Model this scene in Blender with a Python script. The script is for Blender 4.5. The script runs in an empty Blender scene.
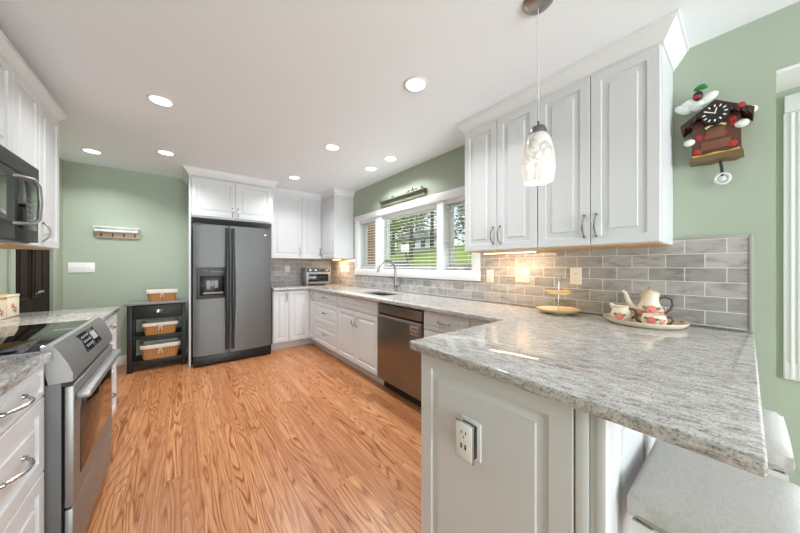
import bpy, bmesh, math, random
from math import pi, sin, cos, radians as R
from mathutils import Matrix, Vector, noise as mnoise
random.seed(7)
S = bpy.context.scene
COL = S.collection
# ------------------------------------------------------------------ camera, world, sun, exposure
TH = math.atan(218 / 275.0)
cam = bpy.data.cameras.new('camera'); camo = bpy.data.objects.new('camera', cam); COL.objects.link(camo)
camo.location = (0, 0, 1.24); camo.rotation_euler = (pi / 2, 0, -TH)
cam.sensor_width = 36; cam.lens = 275 / 800 * 36; cam.clip_start = .02; cam.clip_end = 400
cam.shift_y = -0.5 / 800
S.camera = camo
vs = S.view_settings
vs.view_transform = 'Standard'; vs.look = 'None'; vs.gamma = 1; vs.use_curve_mapping = False
vs.exposure = 0.02
S.display_settings.display_device = 'sRGB'
W = bpy.data.worlds.new('world'); S.world = W; W.use_nodes = True
nt = W.node_tree; bg = nt.nodes['Background']
sky = nt.nodes.new('ShaderNodeTexSky'); sky.sky_type = 'NISHITA'; sky.sun_disc = False
sky.sun_elevation = R(48); sky.sun_rotation = R(205); sky.air_density = 1.0; sky.dust_density = 2.5; sky.ozone_density = 1
hsv = nt.nodes.new('ShaderNodeHueSaturation'); hsv.inputs['Saturation'].default_value = .4
nt.links.new(sky.outputs[0], hsv.inputs['Color']); nt.links.new(hsv.outputs[0], bg.inputs[0])
bg.inputs[1].default_value = 0.27
sun = bpy.data.lights.new('sun', 'SUN'); suno = bpy.data.objects.new('sun', sun); COL.objects.link(suno)
sun.energy = 2.3; sun.angle = R(1.5); sun.color = (1, .95, .86)
suno.rotation_euler = Vector((0.62, 0.42, -0.95)).to_track_quat('-Z', 'Y').to_euler()
suno.location = (0, 0, 12)
LAMP_W = 8.5        # each recessed ceiling lamp
PATIO_W = 235.0      # added fill lamp outside the unseen patio door behind the camera
BAY_W = 4.0         # added fill lamp outside the bay window beside the clock


def area(name, loc, aim, sx, sy, power, color=(1, 1, 1), shape='RECTANGLE', spread=180):
    l = bpy.data.lights.new(name, 'AREA'); o = bpy.data.objects.new(name, l); COL.objects.link(o)
    l.shape = shape; l.size = sx; l.size_y = sy; l.energy = power; l.color = color; l.spread = R(spread)
    o.location = loc; o.rotation_euler = Vector(aim).to_track_quat('-Z', 'Y').to_euler()
    return o


area('patio_fill', (.6, -3.75, 1.15), (0, 1, 0.6), 2.7, 2.0, PATIO_W, (.86, .94, 1))  # added area lamp beyond the rear glass, fills the room on top of the sky
area('bay_fill', (2.68, -.95, 1.38), (-1, 0, 0), 1.3, 1.2, BAY_W, (.95, .98, 1))  # extra area lamp beyond the bay glass, supplements the sky light

# ------------------------------------------------------------------ materials
def lin(c):
    return tuple(((v / 255) / 12.92 if v / 255 <= .04045 else ((v / 255 + .055) / 1.055) ** 2.4) for v in c) + (1,)


MC = {}


def mat(name, rgb, rough=.5, metal=0, **kw):
    if name in MC: return MC[name]
    m = bpy.data.materials.new(name); m.use_nodes = True
    b = m.node_tree.nodes['Principled BSDF']
    b.inputs['Base Color'].default_value = lin(rgb); b.inputs['Roughness'].default_value = rough
    b.inputs['Metallic'].default_value = metal
    for k, v in kw.items(): b.inputs[k].default_value = v
    MC[name] = m
    return m


class N:
    """small node graph helper"""
    def __init__(s, name, **kw):
        s.m = mat(name, (200, 200, 200), **kw); s.t = s.m.node_tree; s.b = s.t.nodes['Principled BSDF']
        s.tc = s.n('ShaderNodeTexCoord')

    def n(s, typ, **kw):
        x = s.t.nodes.new(typ)
        for k, v in kw.items(): setattr(x, k, v)
        return x

    def put(s, sock, v):
        if hasattr(v, 'is_linked') or isinstance(v, bpy.types.NodeSocket): s.t.links.new(v, sock)
        else: sock.default_value = v

    def math(s, op, a, b=0, c=None):
        x = s.n('ShaderNodeMath', operation=op); s.put(x.inputs[0], a); s.put(x.inputs[1], b)
        if c is not None: s.put(x.inputs[2], c)
        return x.outputs[0]

    def mapping(s, scale=(1, 1, 1), rot=(0, 0, 0), loc=(0, 0, 0), src=None):
        x = s.n('ShaderNodeMapping'); x.inputs['Scale'].default_value = scale
        x.inputs['Rotation'].default_value = rot; x.inputs['Location'].default_value = loc
        s.put(x.inputs['Vector'], src or s.tc.outputs['Object']); return x.outputs[0]

    def noise(s, vec, scale, detail=2, rough=.5, dist=0):
        x = s.n('ShaderNodeTexNoise'); s.put(x.inputs['Vector'], vec); x.inputs['Scale'].default_value = scale
        x.inputs['Detail'].default_value = detail; x.inputs['Roughness'].default_value = rough
        x.inputs['Distortion'].default_value = dist; return x.outputs['Fac']

    def ramp(s, fac, stops):
        x = s.n('ShaderNodeValToRGB'); s.put(x.inputs[0], fac); e = x.color_ramp.elements
        while len(e) < len(stops): e.new(.5)
        for el, (p, c) in zip(e, stops): el.position = p; el.color = lin(c) if len(c) == 3 else c
        return x.outputs[0]

    def mix(s, fac, a, b, typ='MIX'):
        x = s.n('ShaderNodeMix', data_type='RGBA', blend_type=typ); s.put(x.inputs[0], fac)
        s.put(x.inputs[6], a); s.put(x.inputs[7], b); return x.outputs[2]

    def xyz(s, vec):
        x = s.n('ShaderNodeSeparateXYZ'); s.put(x.inputs[0], vec); return x.outputs

    def comb(s, x, y, z):
        c = s.n('ShaderNodeCombineXYZ'); s.put(c.inputs[0], x); s.put(c.inputs[1], y); s.put(c.inputs[2], z); return c.outputs[0]

    def bump(s, h, strength=.3, dist=.01):
        x = s.n('ShaderNodeBump'); x.inputs['Strength'].default_value = strength; x.inputs['Distance'].default_value = dist
        s.put(x.inputs['Height'], h); s.t.links.new(x.outputs[0], s.b.inputs['Normal'])

    def base(s, c): s.put(s.b.inputs['Base Color'], c)
    def rough(s, c): s.put(s.b.inputs['Roughness'], c)


def make_mats():
    # oak strip floor running along +Y
    g = N('oak_floor', rough=.32)
    x, y, z = g.xyz(g.tc.outputs['Object'])
    pw, pl = .082, 1.15
    xr = g.math('DIVIDE', x, pw); row = g.math('FLOOR', xr)
    wn = g.n('ShaderNodeTexWhiteNoise', noise_dimensions='1D'); g.put(wn.inputs['W'], row)
    yo = g.math('ADD', g.math('DIVIDE', y, pl), g.math('MULTIPLY', wn.outputs['Value'], 7.3)); idx = g.math('FLOOR', yo)
    w2 = g.n('ShaderNodeTexWhiteNoise', noise_dimensions='2D'); g.put(w2.inputs['Vector'], g.comb(row, idx, 0))
    rnd = w2.outputs['Value']
    fx = g.math('FRACT', xr)
    gv = g.comb(g.math('MULTIPLY', x, 6.5), g.math('MULTIPLY', y, .55), g.math('MULTIPLY', rnd, 60))
    n1 = g.noise(gv, 1.0, 2.5, .42, .12)
    rings = g.math('FRACT', g.math('MULTIPLY', n1, 26))
    fine = g.noise(g.comb(g.math('MULTIPLY', x, 330), g.math('MULTIPLY', y, 7), rnd), 1.0, 3, .65)
    mid = g.noise(g.comb(g.math('MULTIPLY', x, 70), g.math('MULTIPLY', y, 1.6), g.math('MULTIPLY', rnd, 31)), 1.0, 4, .6)
    tone = g.ramp(rnd, [(0, (187, 130, 88)), (.35, (195, 139, 95)), (.7, (204, 150, 105)), (1, (176, 119, 78))])
    grain = g.ramp(g.math('ADD', rings, g.math('MULTIPLY', g.math('SUBTRACT', fine, .5), .35)), [(0, (158, 112, 80)), (.10, (196, 156, 122)), (.32, (246, 236, 224)), (.75, (255, 255, 255)), (1, (206, 170, 138))])
    amt = g.math('MULTIPLY', g.math('ADD', .35, g.math('MULTIPLY', w2.outputs['Color'] if False else g.math('FRACT', g.math('MULTIPLY', rnd, 7.13)), .6)), 1.0)
    c = g.mix(amt, tone, grain, 'MULTIPLY')
    c = g.mix(.6, c, g.ramp(mid, [(.3, (206, 176, 148)), (.55, (255, 255, 255))]), 'MULTIPLY')
    c = g.mix(.5, c, g.ramp(fine, [(.32, (186, 150, 120)), (.55, (255, 255, 255))]), 'MULTIPLY')
    gap = g.math('LESS_THAN', g.math('MINIMUM', fx, g.math('SUBTRACT', 1, fx)), .012)
    fy = g.math('FRACT', yo); gapy = g.math('LESS_THAN', g.math('MINIMUM', fy, g.math('SUBTRACT', 1, fy)), .0012)
    gg = g.math('MAXIMUM', gap, gapy)
    c = g.mix(g.math('MULTIPLY', gg, .6), c, lin((86, 48, 26)))
    g.base(c); g.rough(g.math('ADD', .24, g.math('MULTIPLY', fine, .12))); g.bump(g.math('SUBTRACT', 1, gg), .25, .002)
    # granite
    g = N('granite', rough=.1)
    v = g.mapping((40, 13, 40), (0, 0, 0), (0, 0, 0), g.mapping((1, 1, 1), (0, 0, R(-9))))
    a = g.noise(v, 1.0, 6, .64, 1.3)
    b = g.noise(g.mapping((80, 24, 80), (0, 0, 0), (0, 0, 0), g.mapping((1, 1, 1), (0, 0, R(-12)))), 1.0, 4, .6, 1.0)
    s1 = g.noise(g.tc.outputs['Object'], 170, 2, .6)
    c = g.ramp(a, [(.28, (150, 145, 142)), (.40, (184, 181, 179)), (.5, (202, 199, 196)), (.62, (214, 212, 210)), (.75, (192, 188, 184))])
    c = g.mix(.75, c, g.ramp(b, [(.31, (138, 131, 127)), (.43, (226, 224, 222)), (.6, (255, 255, 255))]), 'MULTIPLY')
    c = g.mix(.6, c, g.ramp(s1, [(.33, (110, 100, 96)), (.45, (228, 225, 222)), (.6, (255, 255, 255))]), 'MULTIPLY')
    g.base(c); g.rough(g.math('ADD', .035, g.math('MULTIPLY', a, .05)))
    g.b.inputs['Specular IOR Level'].default_value = .5
    # rough granite edge
    # backsplash tiles: u along the wall, v up (one material per wall direction)
    for nm, ax in (('tile_right', 1), ('tile_back', 0)):
        g = N(nm, rough=.22)
        o = g.xyz(g.tc.outputs['Object'])
        vec = g.comb(o[ax], o[2], 0)
        br = g.n('ShaderNodeTexBrick'); g.put(br.inputs['Vector'], vec)
        br.inputs['Scale'].default_value = 1; br.inputs['Brick Width'].default_value = .1525; br.inputs['Row Height'].default_value = .0765
        br.inputs['Mortar Size'].default_value = .0022; br.inputs['Mortar Smooth'].default_value = .1; br.inputs['Bias'].default_value = 0
        br.offset = .5
        br.inputs['Color1'].default_value = lin((164, 161, 159)); br.inputs['Color2'].default_value = lin((196, 193, 191))
        br.inputs['Mortar'].default_value = lin((216, 213, 209))
        cl = g.noise(g.comb(g.math('MULTIPLY', o[ax], 9), g.math('MULTIPLY', o[2], 26), 0), 1.0, 3, .55, .8)
        c = g.mix(.8, br.outputs['Color'], g.ramp(cl, [(.3, (196, 192, 190)), (.5, (240, 239, 238)), (.7, (255, 255, 255))]), 'MULTIPLY')
        g.base(g.mix(br.outputs['Fac'], c, lin((216, 213, 209))))
        g.rough(g.math('ADD', .16, g.math('MULTIPLY', br.outputs['Fac'], .6)))
        g.bump(g.math('ADD', g.math('MULTIPLY', g.math('SUBTRACT', 1, br.outputs['Fac']), 1), g.math('MULTIPLY', cl, .5)), .35, .003)
    # painted walls: faint mottling
    for nm, rgb in (('wall_green', (168, 179, 161)), ('ceiling_white', (244, 249, 255))):
        g = N(nm, rough=.7)
        nn = g.noise(g.tc.outputs['Object'], 220, 3, .6)
        g.base(g.mix(nn, lin(rgb), lin(tuple(min(255, v + 3) for v in rgb)))); g.bump(nn, .05, .001)
    # wicker
    g = N('wicker', rough=.6)
    w = g.n('ShaderNodeTexWave', wave_type='BANDS', bands_direction='Z'); w.inputs['Scale'].default_value = 28; w.inputs['Distortion'].default_value = 1
    g.put(w.inputs['Vector'], g.tc.outputs['Object'])
    o = g.xyz(g.tc.outputs['Object'])
    w2 = g.math('SINE', g.math('MULTIPLY', g.math('ADD', o[0], o[1]), 240))
    f = g.math('MULTIPLY', w.outputs['Fac'], g.math('ADD', .7, g.math('MULTIPLY', w2, .3)))
    g.base(g.ramp(f, [(0, (140, 84, 38)), (.5, (205, 142, 78)), (1, (232, 176, 108))])); g.bump(f, .5, .004)
    # woven upholstery
    g = N('upholstery', rough=.85)
    o = g.xyz(g.tc.outputs['Object'])
    f = g.math('ADD', g.math('MULTIPLY', g.math('SINE', g.math('MULTIPLY', o[0], 2100)), .12), g.math('MULTIPLY', g.math('SINE', g.math('MULTIPLY', o[1], 2100)), .12))
    f = g.math('ADD', f, g.noise(g.tc.outputs['Object'], 130, 4, .7))
    g.base(g.ramp(f, [(.1, (176, 172, 167)), (.5, (198, 195, 191)), (.9, (214, 211, 208))])); g.bump(f, .35, .002)
    # brushed appliance steels
    for nm, rgb, ax in (('steel', (150, 149, 147), 2), ('slate_steel', (112, 113, 113), 2), ('dark_steel', (134, 128, 121), 2)):
        g = N(nm, rough=.34, metal=1)
        nn = g.noise(g.mapping((60, 60, 3) if nm != 'steel' else (3, 3, 60)), 1, 4, .6)
        g.base(g.mix(nn, lin(rgb), lin(tuple(v + 8 for v in rgb)))); g.rough(g.math('ADD', .28 if nm == 'dark_steel' else .42, g.math('MULTIPLY', nn, .12)))
        if nm == 'slate_steel': g.b.inputs['Metallic'].default_value = .75
        if nm == 'steel': g.b.inputs['Metallic'].default_value = .85
    # wood door
    g = N('dark_wood', rough=.6); g.b.inputs['Specular IOR Level'].default_value = .2
    nn = g.noise(g.mapping((22, 22, 1.6)), 1, 4, .6, .6)
    g.base(g.ramp(nn, [(.3, (24, 14, 10)), (.55, (38, 22, 15)), (.75, (52, 32, 22))]))
    # porcelain with roses is geometry; ceramic plain
    # grass
    g = N('grass', rough=.9)
    nn = g.noise(g.tc.outputs['Object'], .5, 6, .7)
    g.base(g.ramp(nn, [(.3, (112, 136, 62)), (.55, (136, 158, 80)), (.75, (156, 172, 96))]))
    g = N('concrete', rough=.85)
    nn = g.noise(g.tc.outputs['Object'], 3, 5, .6)
    g.base(g.ramp(nn, [(.3, (198, 196, 190)), (.7, (222, 220, 214))]))
    # swirled glass shade
    g = N('swirl_glass', rough=.15)
    nn = g.noise(g.mapping((9, 9, 5)), 1, 3, .5, 2.2)
    band = g.math('ABSOLUTE', g.math('SUBTRACT', nn, .5))
    g.base(g.ramp(band, [(0, (150, 152, 152)), (.035, (182, 184, 184)), (.08, (240, 240, 238))]))
    g.b.inputs['Subsurface Weight'].default_value = 0
    g.b.inputs['Transmission Weight'].default_value = .0
    tr = g.n('ShaderNodeBsdfTranslucent'); tr.inputs[0].default_value = (.95, .94, .92, 1)
    mx = g.n('ShaderNodeMixShader'); mx.inputs[0].default_value = .5
    out = g.t.nodes['Material Output']
    g.t.links.new(g.b.outputs[0], mx.inputs[1]); g.t.links.new(tr.outputs[0], mx.inputs[2]); g.t.links.new(mx.outputs[0], out.inputs[0])
    # siding
    g = N('siding', rough=.7)
    o = g.xyz(g.tc.outputs['Object'])
    f = g.math('FRACT', g.math('MULTIPLY', o[2], 6.5))
    g.base(g.ramp(f, [(0, (62, 46, 34)), (.12, (118, 90, 68)), (1, (136, 106, 82))]))
    # window glass: clear with a fresnel reflection
    m = bpy.data.materials.new('pane_glass'); m.use_nodes = True; t = m.node_tree; t.nodes.clear()
    out = t.nodes.new('ShaderNodeOutputMaterial'); mx = t.nodes.new('ShaderNodeMixShader'); tr = t.nodes.new('ShaderNodeBsdfTransparent')
    gl = t.nodes.new('ShaderNodeBsdfGlossy'); gl.inputs['Roughness'].default_value = 0; lw = t.nodes.new('ShaderNodeLayerWeight'); pw = t.nodes.new('ShaderNodeMath'); pw.operation = 'POWER'; pw.inputs[1].default_value = 5; t.links.new(lw.outputs['Facing'], pw.inputs[0]); fr = t.nodes.new('ShaderNodeMath'); fr.operation = 'MULTIPLY_ADD'; fr.inputs[1].default_value = .6; fr.inputs[2].default_value = .03; t.links.new(pw.outputs[0], fr.inputs[0])
    tr.inputs[0].default_value = (.97, .98, .97, 1)
    t.links.new(fr.outputs[0], mx.inputs[0]); t.links.new(tr.outputs[0], mx.inputs[1]); t.links.new(gl.outputs[0], mx.inputs[2]); t.links.new(mx.outputs[0], out.inputs[0])
    MC['pane_glass'] = m
    # foliage
    for nm, a, b in (('needles', (96, 116, 92), (136, 150, 128)), ('leaves', (110, 136, 76), (156, 174, 104)), ('bud_leaves', (128, 140, 110), (168, 172, 142))):
        g = N(nm, rough=.8)
        nn = g.noise(g.tc.outputs['Object'], 1.6, 4, .7)
        g.base(g.mix(nn, lin(a), lin(b)))


make_mats()


def emis(name, rgb, strength):
    m = mat(name, rgb, .4); b = m.node_tree.nodes['Principled BSDF']
    b.inputs['Emission Color'].default_value = lin(rgb); b.inputs['Emission Strength'].default_value = strength
    return m


M = MC
CAB = mat('cabinet_white', (218, 219, 221), .34); TRIM = mat('trim_white', (232, 233, 234), .4)
BLK = mat('black_plastic', (22, 22, 23), .35); BLKGLASS = mat('black_glass', (8, 8, 9), .04)
CHROME = mat('chrome', (205, 205, 205), .14, 1); PEWTER = mat('pewter', (172, 172, 172), .25, 1); NICKEL = mat('nickel', (165, 160, 154), .28, 1)
DARKGREY = mat('dark_grey_plastic', (62, 64, 65), .4); CARTBLK = mat('cart_black', (24, 25, 26), .5); CARTTOP = mat('cart_top_grey', (128, 128, 126), .4)
CLOTH = mat('liner_cloth', (226, 218, 206), .9); ALMOND = mat('almond_plate', (236, 228, 212), .4); WHITEP = mat('white_plastic', (240, 240, 238), .35)
CERAM = mat('cream_ceramic', (228, 214, 192), .15); ROSE = mat('rose_pink', (222, 128, 122), .35); LEAFG = mat('leaf_glaze', (110, 124, 84), .35)
TWIG = mat('twig_brown', (92, 74, 58), .4); GOLD = mat('gilt', (206, 156, 84), .3, .7)
LENS = emis('lamp_lens', (255, 252, 246), 6.0); STRIP = emis('strip_lens', (255, 220, 170), 9.0); BULB = emis('bulb_glow', (255, 240, 220), 1.5)
MAPLE = mat('maple', (216, 172, 116), .5); BEIGE = mat('rack_beige', (196, 172, 152), .5)
STAR = mat('sink_steel', (150, 148, 144), .3, 1)

# ------------------------------------------------------------------ mesh helpers
def nb(): return bmesh.new()


def box(bm, x0, x1, y0, y1, z0, z1, b=0, seg=2):
    g = bmesh.ops.create_cube(bm, size=1, matrix=Matrix.Translation(((x0 + x1) / 2, (y0 + y1) / 2, (z0 + z1) / 2)) @ Matrix.Diagonal((x1 - x0, y1 - y0, z1 - z0, 1)))
    vs_ = g['verts']
    if b:
        es = list({e for v in vs_ for e in v.link_edges})
        bmesh.ops.bevel(bm, geom=es, offset=b, segments=seg, affect='EDGES', profile=.5)
    return vs_


def boxm(bm, Mx, u0, u1, v0, v1, n0, n1, b=0):
    tmp = nb(); box(tmp, u0, u1, v0, v1, n0, n1, b); add(bm, tmp, Mx)


def add(bm, src, Mx=None):
    if Mx is not None: bmesh.ops.transform(src, matrix=Mx, verts=src.verts)
    me = bpy.data.meshes.new('t'); src.to_mesh(me); src.free(); bm.from_mesh(me); bpy.data.meshes.remove(me)


def cyl(bm, p0, p1, r0, r1=None, seg=16, caps=True):
    r1 = r0 if r1 is None else r1
    p0, p1 = Vector(p0), Vector(p1); d = p1 - p0
    Mx = Matrix.Translation((p0 + p1) / 2) @ d.to_track_quat('Z', 'Y').to_matrix().to_4x4()
    bmesh.ops.create_cone(bm, cap_ends=caps, segments=seg, radius1=r0, radius2=r1, depth=d.length, matrix=Mx)


def tube(bm, pts, rad, seg=8, closed=False):
    pts = [Vector(p) for p in pts]; n = len(pts)
    if not hasattr(rad, '__len__'): rad = [rad] * n
    rings = []; up = None
    for i, p in enumerate(pts):
        if closed: t = pts[(i + 1) % n] - pts[i - 1]
        else: t = pts[min(i + 1, n - 1)] - pts[max(i - 1, 0)]
        t.normalize()
        if up is None:
            up = Vector((0, 0, 1)) if abs(t.z) < .9 else Vector((1, 0, 0))
        a = t.cross(up).normalized(); b = a.cross(t).normalized(); up = b
        rings.append([bm.verts.new(p + rad[i] * (cos(2 * pi * k / seg) * a + sin(2 * pi * k / seg) * b)) for k in range(seg)])
    m = n if closed else n - 1
    for i in range(m):
        A, B = rings[i], rings[(i + 1) % n]
        for k in range(seg):
            bm.faces.new((A[k], A[(k + 1) % seg], B[(k + 1) % seg], B[k]))
    if not closed:
        bm.faces.new(rings[0][::-1]); bm.faces.new(rings[-1])


def lathe(bm, prof, c=(0, 0, 0), seg=32, sx=1, sy=1, rot=0):
    rings = []
    for r, z in prof:
        if r <= 1e-6: rings.append([bm.verts.new((c[0], c[1], c[2] + z))])
        else:
            rg = []
            for k in range(seg):
                a = 2 * pi * k / seg; x, y = r * cos(a) * sx, r * sin(a) * sy
                rg.append(bm.verts.new((c[0] + x * cos(rot) - y * sin(rot), c[1] + x * sin(rot) + y * cos(rot), c[2] + z)))
            rings.append(rg)
    for A, B in zip(rings, rings[1:]):
        if len(A) == 1 and len(B) == 1: continue
        for k in range(seg):
            k2 = (k + 1) % seg
            if len(A) == 1: bm.faces.new((A[0], B[k2], B[k]))
            elif len(B) == 1: bm.faces.new((A[k], A[k2], B[0]))
            else: bm.faces.new((A[k], A[k2], B[k2], B[k]))


def ellipsoid(bm, c, rx, ry, rz, seg=16, rot=None):
    Mx = Matrix.Translation(c) @ (rot.to_4x4() if rot else Matrix()) @ Matrix.Diagonal((rx, ry, rz, 1))
    bmesh.ops.create_uvsphere(bm, u_segments=seg, v_segments=max(6, seg // 2), radius=1, matrix=Mx)


def prism(bm, poly, Mx, depth):
    """polygon (u,v) extruded 0..depth along n of Mx"""
    a = [bm.verts.new(Mx @ Vector((u, v, 0))) for u, v in poly]; b = [bm.verts.new(Mx @ Vector((u, v, depth))) for u, v in poly]
    bm.faces.new(a[::-1]); bm.faces.new(b)
    for i in range(len(a)):
        j = (i + 1) % len(a); bm.faces.new((a[i], a[j], b[j], b[i]))


def face_frame(o, u, v, n):
    return Matrix(((u[0], v[0], n[0], o[0]), (u[1], v[1], n[1], o[1]), (u[2], v[2], n[2], o[2]), (0, 0, 0, 1)))


def FNX(x, y, z): return face_frame((x, y, z), (0, 1, 0), (0, 0, 1), (-1, 0, 0))     # faces -x, u=+y
def FPX(x, y, z): return face_frame((x, y, z), (0, 1, 0), (0, 0, 1), (1, 0, 0))      # faces +x, u=+y
def FNY(x, y, z): return face_frame((x, y, z), (1, 0, 0), (0, 0, 1), (0, -1, 0))     # faces -y, u=+x


def raised(bm, Mx, w, h, st=.052, t=.02):
    k = min(1, min(w, h) / .21)
    prof = [(0, 0), (0, t - .003), (.003, t), (st * k, t), (st * k + .004 * k, t - .009), (st * k + .012 * k, t - .009), (st * k + .036 * k, t - .005), (st * k + .0395 * k, t)]
    rings = []
    for d, n in prof:
        rings.append([bm.verts.new(Mx @ Vector(p)) for p in ((d, d, n), (w - d, d, n), (w - d, h - d, n), (d, h - d, n))])
    bm.faces.new(rings[0][::-1])
    for A, B in zip(rings, rings[1:]):
        for i in range(4): bm.faces.new((A[i], A[(i + 1) % 4], B[(i + 1) % 4], B[i]))
    bm.faces.new(rings[-1])


def pull(bm, Mx, u, v, L=.11, vert=True, lift=.03):
    pts, rad = [], []
    for i in range(13):
        s_ = -1 + 2 * i / 12; n = .004 + lift * (1 - abs(s_) ** 2.4); q = s_ * L / 2
        pts.append(Mx @ (Vector((u, v + q, n)) if vert else Vector((u + q, v, n)))); rad.append(.0042 + .0022 * (1 - s_ * s_))
    tube(bm, pts, rad, 8)
    for e in (-1, 1):
        p = Vector((u, v + e * L / 2, 0)) if vert else Vector((u + e * L / 2, v, 0))
        cyl(bm, Mx @ p, Mx @ (p + Vector((0, 0, .010))), .0085, .0065, 12)


def build(name, bm, m, parent=None, org=(0, 0, 0), smooth=40):
    bmesh.ops.recalc_face_normals(bm, faces=bm.faces)
    me = bpy.data.meshes.new(name)
    if any(org): bmesh.ops.translate(bm, verts=bm.verts, vec=-Vector(org))
    bm.to_mesh(me); bm.free()
    for x in (m if isinstance(m, (list, tuple)) else [m]): me.materials.append(x)
    if smooth:
        me.shade_smooth(); me.set_sharp_from_angle(angle=R(smooth))
    o = bpy.data.objects.new(name, me); COL.objects.link(o)
    if parent is not None: o.parent = parent
    return o


def tag(o, label=None, cat=None, group=None, kind=None):
    for k, v in (('label', label), ('category', cat), ('group', group), ('kind', kind)):
        if v: o[k] = v
    return o


class Thing:
    """Empty at the thing's base; part() takes a bmesh in WORLD coordinates"""
    def __init__(s, name, label, cat, loc, group=None, kind=None):
        s.o = bpy.data.objects.new(name, None); COL.objects.link(s.o); s.o.location = loc; s.loc = Vector(loc)
        s.o.empty_display_size = .1
        tag(s.o, label, cat, group, kind)

    def part(s, name, bm, m, parent=None, label=None, smooth=40):
        o = build(name, bm, m, parent or s.o, s.loc, smooth)
        if label: o['label'] = label
        return o


def single(name, bm, m, label, cat, loc, group=None, kind=None, smooth=40):
    o = build(name, bm, m, None, loc, smooth); o.location = loc
    return tag(o, label, cat, group, kind)


def struct(name, bm, m, smooth=40, parent=None):
    o = build(name, bm, m, parent, (0, 0, 0), smooth)
    if parent is None: o['kind'] = 'structure'
    return o


def copy_tree(o, parent=None):
    c = o.copy(); COL.objects.link(c)
    if parent is not None: c.parent = parent
    for ch in list(o.children): copy_tree(ch, c)
    return c


# ------------------------------------------------------------------ the room
XL, XR, YB, YF, ZC, XA = -1.07, 2.21, 4.87, -3.5, 2.45, 2.45
GREEN, CEIL, OAK = M['wall_green'], M['ceiling_white'], M['oak_floor']
b = nb(); box(b, XL - .15, XA + .15, YF - .15, YB + .15, -.1, 0); struct('floor', b, OAK)
b = nb(); box(b, XL - .15, XA + .15, YF - .15, YB + .15, ZC, ZC + .15); struct('ceiling', b, CEIL)
b = nb()
DY0, DY1, DZ = 3.665, 4.53, 2.05
box(b, XL - .15, XL, YF - .15, DY0, 0, ZC); box(b, XL - .15, XL, DY1, YB + .15, 0, ZC); box(b, XL - .15, XL, DY0, DY1, DZ, ZC); box(b, XL - .15, XL - .1, DY0, DY1, 0, DZ)
struct('wall_left', b, GREEN)
b = nb(); box(b, XL, XR + .17, YB, YB + .15, 0, ZC); struct('wall_back', b, GREEN)
# right wall with the window opening, ends at the bay beside the clock
WY0, WY1, WZ0, WZ1 = 1.645, 3.85, 1.185, 1.955
b = nb()
box(b, XR, XR + .17, -.086, WY0, 0, ZC); box(b, XR, XR + .17, WY1, YB, 0, ZC)
box(b, XR, XR + .17, WY0, WY1, 0, WZ0); box(b, XR, XR + .17, WY0, WY1, WZ1, ZC)
struct('wall_right', b, GREEN)
BYA, BYB, BZ0, BZ1 = -1.62, -.21, .74, 2.03
b = nb()
box(b, XA, XA + .15, BYB, -.0, 0, ZC); box(b, XA, XA + .15, YF - .15, BYA, 0, ZC); box(b, XA, XA + .15, BYA, BYB, 0, BZ0); box(b, XA, XA + .15, BYA, BYB, BZ1, ZC)
box(b, XR + .17, XA, -.086, -.02, 0, ZC)
box(b, XR, XA, YF, -2.0, 0, ZC)
box(b, XR, XR + .12, -2.0, -.086, 2.17, ZC)
struct('wall_bay', b, GREEN)
b = nb(); box(b, XR, XA, -2.0, -.087, 2.15, 2.168); struct('trim_1', b, TRIM)
b = nb()
box(b, XL, -.8, YF - .15, YF, 0, ZC); box(b, 2.0, XR, YF - .15, YF, 0, ZC); box(b, -.8, 2.0, YF - .15, YF, 2.15, ZC)
struct('wall_front', b, GREEN)
# unseen patio door behind the camera, put in to let daylight in
b = nb()
for x0, x1 in ((-.8, -.72), (.56, .64), (1.92, 2.0)): box(b, x0, x1, YF - .1, YF - .03, 0, 2.15)
for x0, x1 in ((-.72, .56), (.64, 1.92)): box(b, x0, x1, YF - .098, YF - .032, 2.07, 2.15); box(b, x0, x1, YF - .098, YF - .032, 0, .08)
d3 = struct('door_2', b, TRIM)
b = nb(); box(b, -.72, .56, YF - .07, YF - .064, .08, 2.07); box(b, .64, 1.92, YF - .07, YF - .064, .08, 2.07); struct('pane', b, M['pane_glass'], parent=d3)
# baseboards
b = nb(); box(b, XL, .06, YB - .016, YB, 0, .11, .004); box(b, XL, XL + .016, 3.14, 3.64, 0, .11, .004); struct('baseboard_back', b, TRIM)

# dark door in the left wall
b = nb(); Mx = FPX(XL - .014, DY0 + .004, .01)
boxm(b, Mx, 0, DY1 - DY0 - .008, 0, DZ - .03, -.03, 0)
for v0, v1 in ((.16, .78), (.92, 1.90)):
    for u0, u1 in ((.09, .35), (.40, .66)):
        t = nb(); raised(t, Mx @ Matrix.Translation((u0, v0, 0)), u1 - u0, v1 - v0, .02, .012); add(b, t)
dr = struct('door_1', b, M['dark_wood'])
b = nb(); cyl(b, (XL - .014, 4.16, 1.0), (XL - .004, 4.16, 1.0), .03, seg=20); cyl(b, (XL - .004, 4.16, 1.0), (XL + .03, 4.16, 1.0), .011)
tube(b, [(XL + .03, 4.165, 1.0), (XL + .033, 4.13, 1.002), (XL + .033, 4.08, .998), (XL + .031, 4.04, .99)], [.011, .010, .009, .006])
struct('door_handle', b, CHROME, parent=dr)
b = nb()
box(b, XL, XL + .018, DY0 - .07, DY0 + .005, 0, DZ + .07, .004); box(b, XL, XL + .018, DY1 - .005, DY1 + .07, 0, DZ + .07, .004); box(b, XL, XL + .022, DY0 - .09, DY1 + .1, DZ, DZ + .08, .004)
struct('trim_2', b, GREEN)

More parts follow.
